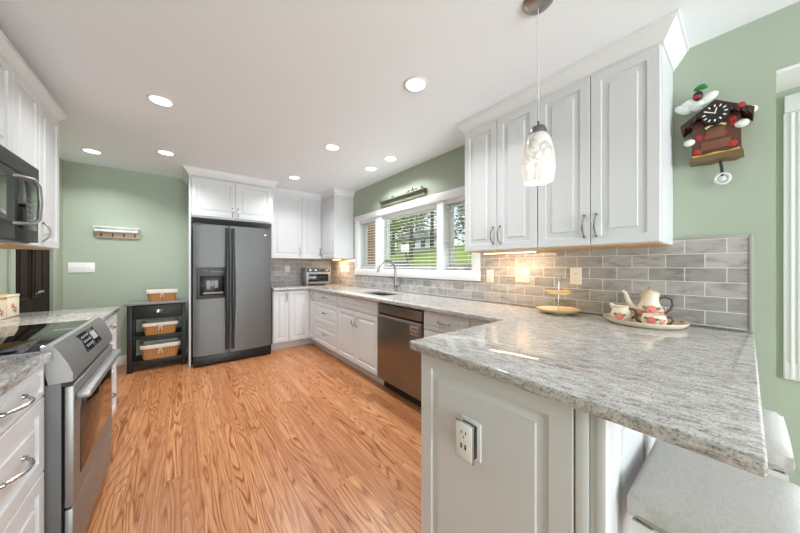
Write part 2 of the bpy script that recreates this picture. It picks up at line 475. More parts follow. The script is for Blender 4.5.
# kitchen window: casing, frames, panes
b = nb(); CX0 = XR - .024
for (y0, y1, z0, z1) in ((WY0 - .085, WY0 + .004, WZ0 - .085, WZ1 + .075), (WY1 - .004, WY1 + .085, WZ0 - .085, WZ1 + .075)):
    box(b, CX0, XR, y0, y1, z0, z1, .006)
box(b, CX0 - .004, XR, WY0 - .088, WY1 + .088, WZ1 - .004, WZ1 + .078, .006)
box(b, CX0 - .004, XR, WY0 - .088, WY1 + .088, WZ0 - .088, WZ0 + .004, .006)
box(b, CX0 + .003, XR + .1, WY0, WY1, WZ0 - .004, WZ0 + .012, .003); box(b, XR - .01, XR + .165, WY0 - .002, WY0 + .008, WZ0, WZ1); box(b, XR - .01, XR + .165, WY1 - .008, WY1 + .002, WZ0, WZ1); box(b, XR - .01, XR + .165, WY0, WY1, WZ1 - .006, WZ1 + .002)
win = struct('window_1', b, TRIM)
b = nb(); FX0, FX1 = XR + .06, XR + .15
SECT = [(1.66, 2.035, True), (2.125, 3.215, False), (3.355, 3.835, True)]
box(b, FX0, FX1, WY0 + .009, WY1 - .009, WZ0 + .013, WZ0 + .03); box(b, FX0, FX1, WY0 + .009, WY1 - .009, WZ1 - .03, WZ1 - .007); box(b, FX0 + .002, FX1 - .002, WY0 + .009, WY0 + .02, WZ0 + .03, WZ1 - .03); box(b, FX0 + .002, FX1 - .002, WY1 - .02, WY1 - .009, WZ0 + .03, WZ1 - .03)
box(b, XR - .005, FX1, 2.03, 2.13, WZ0, WZ1); box(b, XR - .005, FX1, 3.21, 3.36, WZ0, WZ1)
struct('window_frame', b, TRIM, parent=win)
for i, (y0, y1, sash) in enumerate(SECT):
    w_ = .045 if sash else .022
    b = nb(); x0, x1 = XR + .085, XR + .13
    box(b, x0, x1, y0, y0 + w_, WZ0 + .03, WZ1 - .03, .004); box(b, x0, x1, y1 - w_, y1, WZ0 + .03, WZ1 - .03, .004)
    box(b, x0 + .001, x1 - .001, y0 + w_, y1 - w_, WZ0 + .03, WZ0 + .03 + w_, .002); box(b, x0 + .001, x1 - .001, y0 + w_, y1 - w_, WZ1 - .03 - w_, WZ1 - .03, .002)
    sa = struct('window_sash', b, TRIM, parent=win)
    b = nb(); box(b, XR + .105, XR + .11, y0 + w_ - .004, y1 - w_ + .004, WZ0 + .03 + w_ - .004, WZ1 - .03 - w_ + .004); struct('pane', b, M['pane_glass'], parent=sa)
    if sash:
        b = nb(); yc = y0 + .5 * (y1 - y0)
        box(b, XR + .04, XR + .075, yc - .05, yc + .05, WZ0 + .013, WZ0 + .033, .006); tube(b, [(XR + .045, yc, WZ0 + .03), (XR + .03, yc + .03, WZ0 + .04), (XR + .02, yc + .09, WZ0 + .032)], .006)
        struct('crank_handle', b, WHITEP, parent=sa)
# blinds
names = ['narrow white slatted blind in the right-hand window beside the wall cabinets', 'wide white slatted blind in the big middle window above the faucet', 'narrow white slatted blind in the left-hand window by the corner cabinets']
for i, (y0, y1, sash) in enumerate(SECT):
    T = Thing('window_blind', names[i], 'blind', (XR + .045, (y0 + y1) / 2, WZ1), 'blinds in the kitchen window')
    ya, yb = y0 + .012, y1 - .012
    b = nb(); box(b, XR + .012, XR + .062, ya, yb, WZ1 - .05, WZ1 - .001, .004); T.part('headrail', b, TRIM)
    b = nb(); z = WZ1 - .085
    while z > WZ0 + .07:
        t = nb(); box(t, -.019, .019, ya, yb, -.0012, .0012); add(b, t, Matrix.Translation((XR + .036, 0, z)) @ Matrix.Rotation(R(-9), 4, 'Y')); z -= .0405
    T.part('slats', b, mat('blind_slat', (240, 240, 236), .5))
    b = nb(); box(b, XR + .016, XR + .056, ya, yb, WZ0 + .03, WZ0 + .044, .003); T.part('bottom_rail', b, TRIM)
    for q in (.12, .88):
        yy = ya + q * (yb - ya); b = nb(); cyl(b, (XR + .012, yy, WZ0 + .04), (XR + .012, yy, WZ1 - .05), .0009, seg=5); T.part('lift_cord', b, WHITEP)
# bay window beside the clock
b = nb()
for (y0, y1, z0, z1) in ((BYB - .005, BYB + .093, BZ0 - .08, BZ1 + .085), (BYA - .093, BYA + .005, BZ0 - .08, BZ1 + .085)):
    box(b, XA - .02, XA, y0, y1, z0, BZ1 - .006, .004)
    for q in (.022, .044, .066): box(b, XA - .027, XA - .018, y0 + q, y0 + q + .012, z0 + .01, BZ1 - .012, .003)
box(b, XA - .02, XA, BYA - .09, BYB + .09, BZ1 - .005, BZ1 + .085, .004); box(b, XA - .024, XA, BYA - .09, BYB + .09, BZ0 - .08, BZ0 + .005, .004)
w2 = struct('window_2', b, TRIM)
b = nb(); box(b, XA + .04, XA + .1, BYA, BYA + .05, BZ0, BZ1); box(b, XA + .04, XA + .1, BYB - .05, BYB, BZ0, BZ1); box(b, XA + .042, XA + .098, BYA + .05, BYB - .05, BZ0, BZ0 + .05); box(b, XA + .042, XA + .098, BYA + .05, BYB - .05, BZ1 - .05, BZ1)
box(b, XA + .04, XA + .1, (BYA + BYB) / 2 - .03, (BYA + BYB) / 2 + .03, BZ0 + .05, BZ1 - .05)
struct('window_frame', b, TRIM, parent=w2)
b = nb(); box(b, XA + .065, XA + .07, BYA + .04, BYB - .04, BZ0 + .04, BZ1 - .04); struct('pane', b, M['pane_glass'], parent=w2)

# backsplash (tile mesh origin is set so the courses line up with the worktop)
TT = .009; BS1 = 1.386
b = nb()
box(b, XR - TT, XR, -.006, WY0 - .09, .917, BS1); box(b, XR - TT, XR, WY0 - .09, WY1 + .09, .917, WZ0 - .09); box(b, XR - TT, XR, WY1 + .09, YB, .917, BS1)
o = build('trim_3', b, M['tile_right'], None, (XR, .064, .924)); o.location = (XR, .064, .924); o['kind'] = 'structure'
b = nb(); box(b, .99, XR - TT, YB - TT, YB, .917, BS1)
o = build('trim_4', b, M['tile_back'], None, (1.0, YB, .924)); o.location = (1.0, YB, .924); o['kind'] = 'structure'
b = nb(); box(b, XR - .014, XR, -.020, -.006, .917, BS1 + .012, .003); box(b, XR - .014, XR, -.006, .264, BS1, BS1 + .012, .003); struct('trim_5', b, mat('pencil_tile', (168, 165, 162), .35))

# ------------------------------------------------------------------ cabinets
def carcass(b, x0, x1, y0, y1, z0, z1, front, t=.016):
    """hollow box of panels; front names the open-framed side that carries the doors"""
    box(b, x0, x1, y0, y0 + t, z0, z1); box(b, x0, x1, y1 - t, y1, z0, z1)
    box(b, x0, x0 + t, y0 + t, y1 - t, z0, z1); box(b, x1 - t, x1, y0 + t, y1 - t, z0, z1); box(b, x0 + t, x1 - t, y0 + t, y1 - t, z0, z0 + t)


def fronts(T, Mx, items):
    for kind, u0, u1, v0, v1, h in items:
        b = nb(); raised(b, Mx @ Matrix.Translation((u0, v0, 0)), u1 - u0, v1 - v0, .05 if kind != 'drawer' or v1 - v0 > .2 else .03)
        p = T.part(kind, b, CAB)
        if h:
            b = nb(); pull(b, Mx @ Matrix.Translation((0, 0, .0205)), h[0], h[1], h[2] if len(h) > 2 else .115, kind in ('door',)); T.part('handle', b, PEWTER, p)


G = .003
ZT = .879
# --- right run, face at X=1.57 (doors add .02 in front)
FXR = 1.585


def base_right(name, label, y0, y1, items, solid_top=True):
    T = Thing(name, label, 'cabinet', ((FXR + 2.2) / 2, (y0 + y1) / 2, 0))
    b = nb(); carcass(b, FXR, 2.195, y0 + .0005, y1 - .0005, .10, ZT, 'x'); box(b, FXR + .06, FXR + .075, y0 + .0005, y1 - .0005, 0, .10)
    T.part('body', b, CAB)
    fronts(T, FNX(FXR, y0, 0), items); return T


wd = 4.06 - 3.26
base_right('base_cabinet', 'white three-drawer base cabinet between the corner door and the sink cabinet', 3.26, 4.06,
           [('drawer', .006, wd - .006, .725, .872, (wd / 2, .80)), ('drawer', .006, wd - .006, .425, .718, (wd / 2, .585)), ('drawer', .006, wd - .006, .115, .418, (wd / 2, .285))])
wd = 3.26 - 2.34
base_right('sink_cabinet', 'white sink base cabinet with two doors under a long false drawer front', 2.34, 3.26,
           [('false_front', .006, wd - .006, .725, .872, None), ('door', .006, wd / 2 - G / 2, .115, .718, (wd / 2 - .035, .60)), ('door', wd / 2 + G / 2, wd - .006, .115, .718, (wd / 2 + .035, .60))])
base_right('base_cabinet', 'narrow white drawer cabinet right of the dishwasher, half hidden by the peninsula', 1.205, 1.665,
           [('drawer', .006, .454, .725, .872, (.23, .80)), ('door', .006, .454, .115, .718, (.41, .60))])
b = nb(); box(b, FXR, FXR + .02, .90, 1.204, .1, ZT); box(b, FXR + .06, FXR + .075, .90, 1.204, 0, .10); single('filler_panel', b, CAB, 'plain white filler panel in the inner corner of the peninsula', 'panel', (FXR, 1.05, 0))
# corner base cabinet on the back wall, with the folded corner door
FYB = 4.285
T = Thing('corner_cabinet', 'white corner base cabinet beside the refrigerator with an L-shaped folding door', 'cabinet', (1.5, 4.6, 0))
b = nb(); box(b, 1.03, 2.195, 4.85, 4.865, .1, ZT); box(b, 1.03, 1.046, FYB, 4.85, .1, ZT); box(b, 2.18, 2.195, 4.062, 4.85, .1, ZT); box(b, 1.046, 2.18, FYB + .02, 4.85, .10, .116)
box(b, 1.046, FXR, FYB, FYB + .016, .1, ZT); box(b, FXR, FXR + .016, 4.062, FYB + .016, .1, ZT)
box(b, 1.03, FXR + .06, FYB + .06, FYB + .075, 0, .1); box(b, FXR + .06, FXR + .075, 4.062, FYB + .075, 0, .1)
T.part('body', b, CAB)
fronts(T, FNY(1.03, FYB, 0), [('door', .006, .222, .115, .872, (.19, .775)), ('door', .228, FXR - 1.03 - .022, .115, .872, None)])
fronts(T, FNX(FXR, 4.062, 0), [('door', .004, FYB - 4.062 - .022, .115, .872, (.03, .775))])

# --- peninsula base
PX, PY0, PY1 = .835, .235, .882
T = Thing('peninsula_cabinet', 'white panelled peninsula base under the overhanging granite', 'cabinet', (1.4, .55, 0))
b = nb(); box(b, PX, 2.195, PY0, PY0 + .016, .0, ZT); box(b, PX, 2.195, PY1 - .016, PY1, .1, ZT); box(b, PX, PX + .016, PY0, PY1, 0, ZT); box(b, PX + .016, 2.19, PY0 + .016, PY1 - .016, .1, .116)
box(b, PX + .02, 2.19, PY1 - .075, PY1 - .06, 0, .1); box(b, 2.18, 2.195, PY0, PY1, .1, ZT)
T.part('body', b, CAB)
b = nb(); raised(b, FNX(PX, .287, .004), PY1 - .287, ZT - .006, .062); T.part('end_panel', b, CAB)
b = nb(); box(b, PX - .02, PX, .252, .283, 0, ZT, .004); box(b, PX - .012, PX, .234, .252, 0, ZT, .003); box(b, PX - .02, PX + .03, .214, .236, 0, ZT, .004); T.part('corner_post', b, CAB)
Mx = FNY(PX + .03, PY0, .004)
for k in range(3):
    b = nb(); raised(b, Mx @ Matrix.Translation((k * .44, 0, 0)), .437, ZT - .006, .06); T.part('back_panel', b, CAB)
# pop-out outlet on the end panel
T = Thing('pop_out_outlet', 'white outlet plate with black box standing proud of the peninsula end panel', 'outlet', (PX - .02, .62, .60))
Mx = FNX(PX - .0195, .585, .555)
b = nb(); boxm(b, Mx, -.012, .072, .0, .135, 0, .005, .002); T.part('wall_plate', b, WHITEP)
b = nb(); boxm(b, Mx, .002, .064, .012, .122, .005, .03, .002); T.part('box', b, BLK)
b = nb(); boxm(b, Mx, -.004, .074, .002, .134, .0301, .036, .002); f = T.part('frame', b, CHROME)
b = nb(); boxm(b, Mx, .0, .070, .006, .130, .0361, .0385, .001); cp = T.part('cover', b, WHITEP)
b = nb()
for u in (.024, .043): boxm(b, Mx, u, u + .004, .092, .103, .0386, .039)
boxm(b, Mx, .032, .038, .08, .085, .0386, .039)
T.part('socket_slots', b, BLK, cp)
for u in (.024, .042):
    b = nb(); boxm(b, Mx, u, u + .007, .04, .058, .0386, .039); T.part('usb_port', b, BLK, cp)

# --- left run
FXL = -.425


def base_left(label, y0, y1, items):
    T = Thing('base_cabinet', label, 'cabinet', ((FXL - 1.06) / 2, (y0 + y1) / 2, 0))
    b = nb(); carcass(b, -1.06, FXL, y0 + .0005, y1 - .0005, .1, ZT, 'x'); box(b, FXL - .075, FXL - .06, y0, y1, 0, .1); T.part('body', b, CAB)
    fronts(T, FPX(FXL, y0, 0), items)


wd = .515
base_left('white three-drawer base cabinet on the near side of the range', 1.13, 1.645,
          [('drawer', .005, wd - .005, .757, .872, (wd / 2, .815, .145)), ('drawer', .005, wd - .005, .475, .751, (wd / 2, .615, .145)), ('drawer', .005, wd - .005, .115, .469, (wd / 2, .30, .145))])
wd = .66
base_left('white three-drawer base cabinet beyond the range, below the two canisters', 2.435, 3.095,
          [('drawer', .005, wd - .005, .755, .872, (wd / 2, .81)), ('drawer', .005, wd - .005, .545, .749, (wd / 2, .645)), ('drawer', .005, wd - .005, .115, .539, (wd / 2, .33))])
# --- upper cabinets
UZ = 1.36


def uppers(name, label, fr, x0, x1, y0, y1, z0, z1, items, origin, maple=True):
    T = Thing(name, label, 'cabinet', ((x0 + x1) / 2, (y0 + y1) / 2, z0))
    b = nb(); carcass(b, x0, x1, y0, y1, z0, z1, 'x'); box(b, x0, x1, y0, y1, z1 - .016, z1); T.part('body', b, CAB)
    if maple:
        b = nb(); box(b, x0 + .012, x1 - .012, y0 + .012, y1 - .012, z0 - .004, z0 + .0005); T.part('underside', b, MAPLE, label='bare wood underside')
    fronts(T, fr(*origin), items); return T


FXU = 1.89; UY0, UY1 = .264, 1.485; q = (UY1 - UY0) / 4
DT = 2.35
T = uppers('wall_cabinet', 'white wall cabinet pair right of the kitchen window, behind the pendant', FNX, FXU, XR - .001, UY0 + 2 * q + .001, UY1, UZ, 2.448,
           [('door', .004, q - .002, .004, DT - UZ, (q - .03, .115, .125)), ('door', q + .002, 2 * q - .004, .004, DT - UZ, (q + .03, .115, .125))], (FXU, UY0 + 2 * q, UZ))
T = uppers('wall_cabinet', 'white wall cabinet pair nearest the cuckoo clock', FNX, FXU, XR - .001, UY0, UY0 + 2 * q - .001, UZ, 2.448,
           [('door', .004, q - .002, .004, DT - UZ, (q - .03, .115, .125)), ('door', q + .002, 2 * q - .004, .004, DT - UZ, (q + .03, .115, .125))], (FXU, UY0, UZ))
# corner uppers
T = Thing('corner_cabinet', 'tall white corner wall cabinet above the toaster oven', 'cabinet', (1.7, 4.7, UZ))
CY = 4.02; FYU = 4.545
b = nb(); box(b, 1.87, XR - .001, CY, CY + .016, UZ, 2.448); box(b, FXU, FXU + .016, CY + .016, FYU, UZ, 2.448); box(b, 1.55, FXU + .016, FYU, FYU + .016, UZ, 2.448)
box(b, 1.55, XR - .001, FYU + .016, YB - .001, UZ, UZ + .016); box(b, FXU + .016, XR - .001, CY + .016, FYU + .016, UZ, UZ + .016); box(b, 1.535, 1.55, FYU, YB - .001, UZ, 2.448)
T.part('body', b, CAB)
b = nb(); box(b, 1.56, XR - .014, FYU + .02, YB - .014, UZ - .004, UZ + .0005); box(b, FXU + .02, XR - .014, CY + .02, FYU + .02, UZ - .004, UZ + .0005); T.part('underside', b, MAPLE, label='bare wood underside')
fronts(T, FNY(1.537, FYU, UZ), [('door', .004, FXU - 1.537 - .022, .004, DT - UZ, (FXU - 1.537 - .05, .115))])
fronts(T, FNX(FXU, CY, UZ), [('door', .02, FYU - CY - .022, .004, DT - UZ, (FYU - CY - .05, .115))])
uppers('wall_cabinet', 'single-door white wall cabinet between the refrigerator and the corner cabinet', FNY, 1.07, 1.534, FYU, YB - .001, UZ, 2.448,
       [('door', .004, .46, .004, DT - UZ, (.43, .115))], (1.07, FYU, UZ))
# left uppers
LX = -.728
uppers('wall_cabinet', 'white wall cabinet over the left counter, just beyond the microwave', FPX, XL + .001, LX, 2.437, 3.15, UZ, 2.32,
       [('door', .004, .35, .004, 2.30 - UZ, (.035, .115)), ('door', .356, .709, .004, 2.30 - UZ, (.39, .10))], (LX, 2.437, UZ))
uppers('wall_cabinet', 'short white wall cabinet directly above the microwave', FPX, XL + .001, LX, 1.665, 2.435, 1.80, 2.32,
       [('door', .004, .383, .004, .50, (.355, .08)), ('door', .387, .766, .004, .50, (.415, .08))], (LX, 1.665, 1.80), maple=False)
# refrigerator surround
FF = 4.27
T = Thing('refrigerator_cabinet', 'white two-door cabinet with tall side panel around the refrigerator', 'cabinet', (.53, 4.6, 0))
b = nb(); box(b, .066, .086, FF - .02, YB - .002, 0, 2.448); T.part('side_panel', b, CAB)
b = nb(); carcass(b, .087, 1.03, FF, YB - .002, 1.85, 2.448, 'y'); T.part('body', b, CAB)
fronts(T, FNY(.087, FF, 1.85), [('door', .004, .469, .02, .50, (.44, .10)), ('door', .473, .92, .02, .50, (.503, .10))])


# crown mouldings: profile swept along a path, mitred
def crown(name, path, z0, h, out, closed=False):
    prof = [(0, 0), (.006, 0), (.008, .012 * h / .1), (.016, .02 * h / .1), (.55 * out, .5 * h), (.85 * out, .8 * h), (.86 * out, .86 * h), (out, .88 * h), (out, h), (0, h)]
    b = nb(); rings = []; n = len(path)
    for i, p in enumerate(path):
        p = Vector(p); d0 = (p - Vector(path[i - 1])).normalized() if i > 0 else None; d1 = (Vector(path[i + 1]) - p).normalized() if i < n - 1 else None
        d0 = d0 or d1; d1 = d1 or d0
        n0, n1 = Vector((d0.y, -d0.x)), Vector((d1.y, -d1.x)); m_ = (n0 + n1).normalized(); k = 1 / max(.3, m_.dot(n0))
        rings.append([b.verts.new((p.x + m_.x * o_ * k, p.y + m_.y * o_ * k, z0 + z_)) for o_, z_ in prof])
    for A, B in zip(rings, rings[1:]):
        for i in range(len(prof)): b.faces.new((A[i], A[(i + 1) % len(prof)], B[(i + 1) % len(prof)], B[i]))
    b.faces.new(rings[0]); b.faces.new(rings[-1][::-1]); return struct(name, b, TRIM)


crown('trim_6', [(XR - .001, UY1 + .0005), (FXU - .0005, UY1 + .0005), (FXU - .0005, UY0 - .0005), (XR - .001, UY0 - .0005)][::-1][::-1], 2.355, .0945, .064)
crown('trim_7', [(XL + .02, 3.1505), (LX + .0005, 3.1505), (LX + .0005, 1.64)][::-1] and [(LX + .0005, 1.64), (LX + .0005, 3.1505), (XL + .02, 3.1505)], 2.305, .06, .05)
crown('trim_8', [(.0655, YB - .002), (.0655, FF - .0205), (1.0305, FF - .0205), (1.0305, FYU - .0005), (FXU - .0005, FYU - .0005), (FXU - .0005, CY - .0005), (XR - .001, CY - .0005)], 2.365, .0845, .06)

# ------------------------------------------------------------------ worktops
def slab(name, cells, xs, ys, z0, z1, label, loc, bev=.006):
    b = nb(); vt, vb = {}, {}

    def vv(d, i, j, z):
        if (i, j) not in d: d[(i, j)] = b.verts.new((xs[i], ys[j], z))
        return d[(i, j)]
    for (i, j) in cells:
        b.faces.new([vv(vt, *k, z1) for k in ((i, j), (i + 1, j), (i + 1, j + 1), (i, j + 1))])
        b.faces.new([vv(vb, *k, z0) for k in ((i, j), (i, j + 1), (i + 1, j + 1), (i + 1, j))])
        for (di, dj, a, c) in ((0, -1, (i, j), (i + 1, j)), (1, 0, (i + 1, j), (i + 1, j + 1)), (0, 1, (i + 1, j + 1), (i, j + 1)), (-1, 0, (i, j + 1), (i, j))):
            if (i + di, j + dj) not in cells: b.faces.new([vv(vb, *a, z0), vv(vb, *c, z0), vv(vt, *c, z1), vv(vt, *a, z1)])
    es = [e for e in b.edges if len(e.link_faces) == 2 and e.calc_face_angle(0) > .5]
    corner = [e for e in es if abs(e.verts[0].co.z - e.verts[1].co.z) > .01]
    bmesh.ops.bevel(b, geom=corner, offset=.018, segments=4, affect='EDGES', profile=.5)
    es = [e for e in b.edges if len(e.link_faces) == 2 and e.calc_face_angle(0) > .9]
    bmesh.ops.bevel(b, geom=es, offset=bev, segments=3, affect='EDGES', profile=.5)
    return single(name, b, M['granite'], label, 'countertop', loc)


SX0, SX1, SY0, SY1 = 1.72, 2.06, 2.46, 3.06
xs = [.772, 1.032, 1.53, SX0, SX1, XR - .011]; ys = [-.022, .912, SY0, SY1, 4.235, YB - .011]
cells = {(i, 0) for i in range(5)} | {(i, j) for i in (2, 3, 4) for j in (1, 2, 3)} | {(i, 4) for i in range(1, 5)}
cells -= {(3, 2)}
slab('countertop', cells, xs, ys, .88, .916, 'long grey granite worktop turning from the sink run into the peninsula', (1.6, 1.5, .88))
slab('countertop', {(0, 0)}, [XL + .002, -.388], [1.13, 1.648], .88, .916, 'grey granite worktop on the near side of the range', (-.7, 1.4, .88))
slab('countertop', {(0, 0)}, [XL + .002, -.392], [2.432, 3.125], .88, .916, 'granite worktop beyond the range carrying the canisters', (-.7, 2.8, .88))

# sink and faucet
T = Thing('sink', 'undermounted stainless sink bowl below the kitchen window', 'sink', (1.89, 2.76, .70))
b = nb(); x0, x1, y0, y1 = SX0 - .012, SX1 + .012, SY0 - .012, SY1 + .012; t = .006
box(b, x0, x1, y0, y1, .70, .706); box(b, x0, x0 + t, y0, y1, .706, .879); box(b, x1 - t, x1, y0, y1, .706, .879); box(b, x0 + t, x1 - t, y0, y0 + t, .706, .879); box(b, x0 + t, x1 - t, y1 - t, y1, .706, .879)
T.part('bowl', b, STAR)
b = nb(); lathe(b, [(0, .001), (.03, .001), (.042, .004), (.045, .0)], (1.9, 2.76, .706)); T.part('drain', b, CHROME)
T = Thing('faucet', 'tall brushed gooseneck faucet with side lever behind the sink', 'faucet', (2.115, 2.76, .916))
fx, fy = 2.115, 2.76
b = nb(); lathe(b, [(0, 0), (.027, 0), (.027, .012), (.021, .02), (.019, .10), (.017, .115), (0, .115)], (fx, fy, .9165)); T.part('base', b, NICKEL)
b = nb(); pts = [(fx, fy, 1.02), (fx, fy, 1.18)]
for k in range(1, 13): a = k / 12 * pi * .96; pts.append((fx - .13 + .13 * cos(a), fy, 1.18 + .125 * sin(a)))
pts.append((fx - .262, fy, 1.165))
tube(b, pts, [.016] * (len(pts) - 2) + [.018, .018], 12); T.part('spout', b, NICKEL)
b = nb(); cyl(b, (fx, fy, .975), (fx, fy - .05, .985), .015, .012); tube(b, [(fx, fy - .045, .985), (fx - .01, fy - .09, 1.01), (fx - .02, fy - .13, 1.035)], [.008, .006, .005]); T.part('lever', b, NICKEL)

# ------------------------------------------------------------------ dishwasher
T = Thing('dishwasher', 'stainless dishwasher between the sink cabinet and the small drawer', 'dishwasher', (1.88, 2.0, 0))
DA, DB = 1.672, 2.334
b = nb(); box(b, 1.60, 2.18, DA, DB, .1, .872); T.part('body', b, DARKGREY)
b = nb(); box(b, 1.64, 1.66, DA, DB, 0, .1); T.part('kickplate', b, BLK)
b = nb(); box(b, 1.552, 1.60, DA + .004, DB - .004, .115, .752, .006); dd = T.part('door', b, M['dark_steel'])
b = nb(); box(b, 1.556, 1.60, DA + .004, DB - .004, .776, .862, .005); cp = T.part('control_panel', b, M['dark_steel'])
b = nb(); box(b, 1.575, 1.60, DA + .004, DB - .004, .752, .776); T.part('pocket_recess', b, BLK)
b = nb(); box(b, 1.546, 1.560, DA + .004, DB - .004, .733, .757, .006); T.part('pocket_handle', b, M['steel'], dd)
b = nb(); cyl(b, (1.5565, 1.80, .82), (1.5545, 1.80, .82), .009); T.part('badge', b, PEWTER, cp)
b = nb(); box(b, 1.5485, 1.5519, 1.705, 1.815, .645, .728, .001); mg = single('magnet_sign', b, mat('magnet_pink', (156, 132, 124), .6), 'small reddish rectangular magnet on the dishwasher door', 'magnet', (1.55, 1.76, .645))
b = nb()
for k, (yy, zz) in enumerate(((1.72, .70), (1.745, .705), (1.77, .70), (1.79, .706), (1.73, .67), (1.765, .665), (1.79, .672))): box(b, 1.5482, 1.5486, yy - .007, yy + .007, zz - .009, zz + .009)
build('marks', b, mat('magnet_dark', (84, 50, 48), .6), mg, (1.55, 1.76, .645))

# ------------------------------------------------------------------ refrigerator
T = Thing('refrigerator', 'slate grey side-by-side refrigerator with black handles and ice dispenser', 'refrigerator', (.545, 4.45, 0))
FR0, FR1, FYd = .103, .984, 4.135
b = nb(); box(b, FR0 + .006, FR1 - .006, 4.215, 4.84, .03, 1.745, .008); box(b, FR0 + .03, FR1 - .03, 4.24, 4.8, 0, .03); T.part('body', b, DARKGREY)


def fdoor(x0, x1, z0, z1, y1=4.21):
    b = nb(); n = 10; F, K = [], []
    xm, hw = (FR0 + FR1) / 2, (FR1 - FR0) / 2
    for i in range(n + 1):
        x = x0 + (x1 - x0) * i / n; y = FYd + .026 * ((x - xm) / hw) ** 2
        if i in (0, n): y += .008
        F.append((b.verts.new((x, y, z0)), b.verts.new((x, y, z1)))); K.append((b.verts.new((x, y1, z0)), b.verts.new((x, y1, z1))))
    for i in range(n):
        b.faces.new((F[i][0], F[i + 1][0], F[i + 1][1], F[i][1])); b.faces.new((K[i][0], K[i][1], K[i + 1][1], K[i + 1][0]))
        b.faces.new((F[i][1], F[i + 1][1], K[i + 1][1], K[i][1])); b.faces.new((F[i][0], K[i][0], K[i + 1][0], F[i + 1][0]))
    b.faces.new((F[0][0], F[0][1], K[0][1], K[0][0])); b.faces.new((F[n][0], K[n][0], K[n][1], F[n][1])); return b


xs_ = .483
ld = T.part('freezer_door', fdoor(FR0, xs_ - .003, .13, 1.755), M['slate_steel'])
rd = T.part('fridge_door', fdoor(xs_ + .003, FR1, .13, 1.755), M['slate_steel'])
for nm, x, d in (('handle', xs_ - .032, ld), ('handle', xs_ + .032, rd)):
    b = nb(); pts = []; rad = []
    for k in range(21):
        s_ = -1 + 2 * k / 20; z = .95 + s_ * .77; pts.append((x, FYd - .012 - .045 * max(0, 1 - (s_ * 1.25) ** 2) ** .6 * (1 if abs(s_) < .8 else 0) - .008, z)); rad.append(.019 + .006 * max(0, 1 - (s_ * 1.6) ** 2))
    tube(b, pts, rad, 10); T.part(nm, b, mat('handle_charcoal', (46, 47, 48), .35), d)
b = nb(); box(b, .136, .446, FYd - .006, FYd + .03, .835, 1.225, .008); dp = T.part('dispenser', b, DARKGREY, ld)
b = nb(); box(b, .172, .420, FYd - .0085, FYd - .005, .88, 1.12, .004)
T.part('recess', b, BLKGLASS, dp) if False else T.part('recess', b, mat('recess_black', (10, 10, 11), .2), ld, 'black dispenser recess')
b = nb(); box(b, .235, .275, FYd - .022, FYd - .009, .955, 1.06, .006); box(b, .315, .355, FYd - .022, FYd - .009, .965, 1.06, .006); box(b, .20, .41, FYd - .028, FYd - .009, .895, .915, .004)
T.part('dispenser_levers', b, mat('lever_grey', (140, 140, 138), .3), ld)
b = nb(); box(b, .20, .25, FYd - .008, FYd - .0055, 1.175, 1.187, .001); box(b, .27, .41, FYd - .008, FYd - .0055, 1.158, 1.178, .001); T.part('dispenser_buttons', b, mat('btn_grey', (110, 112, 112), .4), ld)
b = nb(); box(b, .895, .93, FYd + .014, FYd + .021, 1.66, 1.675, .002); T.part('badge', b, CHROME, rd)
b = nb(); box(b, FR0 + .004, FR1 - .004, 4.15, 4.21, .012, .122, .006)
for k in range(5): box(b, FR0 + .03, FR1 - .03, 4.146, 4.152, .035 + k * .016, .042 + k * .016)
T.part('base_grille', b, BLK)
b = nb(); box(b, FR0 + .02, FR0 + .1, 4.15, 4.24, 1.746, 1.772, .006); box(b, FR1 - .1, FR1 - .02, 4.15, 4.24, 1.746, 1.772, .006); box(b, FR0 + .01, FR1 - .01, 4.2, 4.82, 1.746, 1.762); T.part('hinge_cover', b, DARKGREY)

# ------------------------------------------------------------------ range
RA, RB = 1.655, 2.425
T = Thing('range', 'stainless slide-in electric range with black glass cooktop', 'oven', (-.7, 2.04, 0))
b = nb(); box(b, -1.05, -.368, RA, RB, .02, .784); box(b, -1.05, -.42, RA, RB, .784, .895); box(b, -1.0, -.45, RA + .03, RB - .03, 0, .02); T.part('body', b, M['slate_steel'])
b = nb(); box(b, -1.055, -.415, RA, RB, .8955, .921, .004); T.part('cooktop', b, BLKGLASS)
b = nb(); prism(b, [(-.418, .93), (-.404, .937), (-.390, .933), (-.372, .905), (-.350, .858), (-.337, .815), (-.337, .785), (-.40, .785), (-.418, .896)], face_frame((0, RA - .002, 0), (1, 0, 0), (0, 0, 1), (0, 1, 0)), RB - RA + .004)
cp = T.part('control_panel', b, M['steel'], smooth=25)
sl = Vector((-.344 + .3835, 0, .836 - .9195)).normalized(); nrm = Vector((-sl.z, 0, sl.x))
Mx = face_frame((-.3835 + .004, RA, .9195 + .0), (0, 1, 0), tuple(sl), tuple(nrm))
b = nb(); boxm(b, Mx, .25, .52, .0, .088, -.004, .0025, .001); T.part('display', b, BLKGLASS, cp)
b = nb()
for k in range(4):
    for j in range(3): boxm(b, Mx, .28 + k * .03, .295 + k * .03, .015 + j * .022, .025 + j * .022, .0026, .003)
boxm(b, Mx, .42, .50, .02, .06, .0026, .003)
T.part('keypad', b, mat('keypad_grey', (176, 178, 180), .5), cp)
b = nb(); box(b, -.362, -.336, RA + .006, RB - .006, .285, .765, .006); od = T.part('oven_door', b, M['steel'])
b = nb(); box(b, -.3365, -.3335, RA + .09, RB - .06, .37, .69, .001); T.part('oven_window', b, mat('oven_glass', (26, 22, 20), .03), od)
b = nb()
box(b, -.336, -.292, RA + .02, RB - .02, .700, .730, .010); T.part('handle', b, M['steel'], od)
b = nb(); box(b, -.362, -.338, RA + .006, RB - .006, .06, .278, .006); T.part('warming_drawer', b, M['steel'])
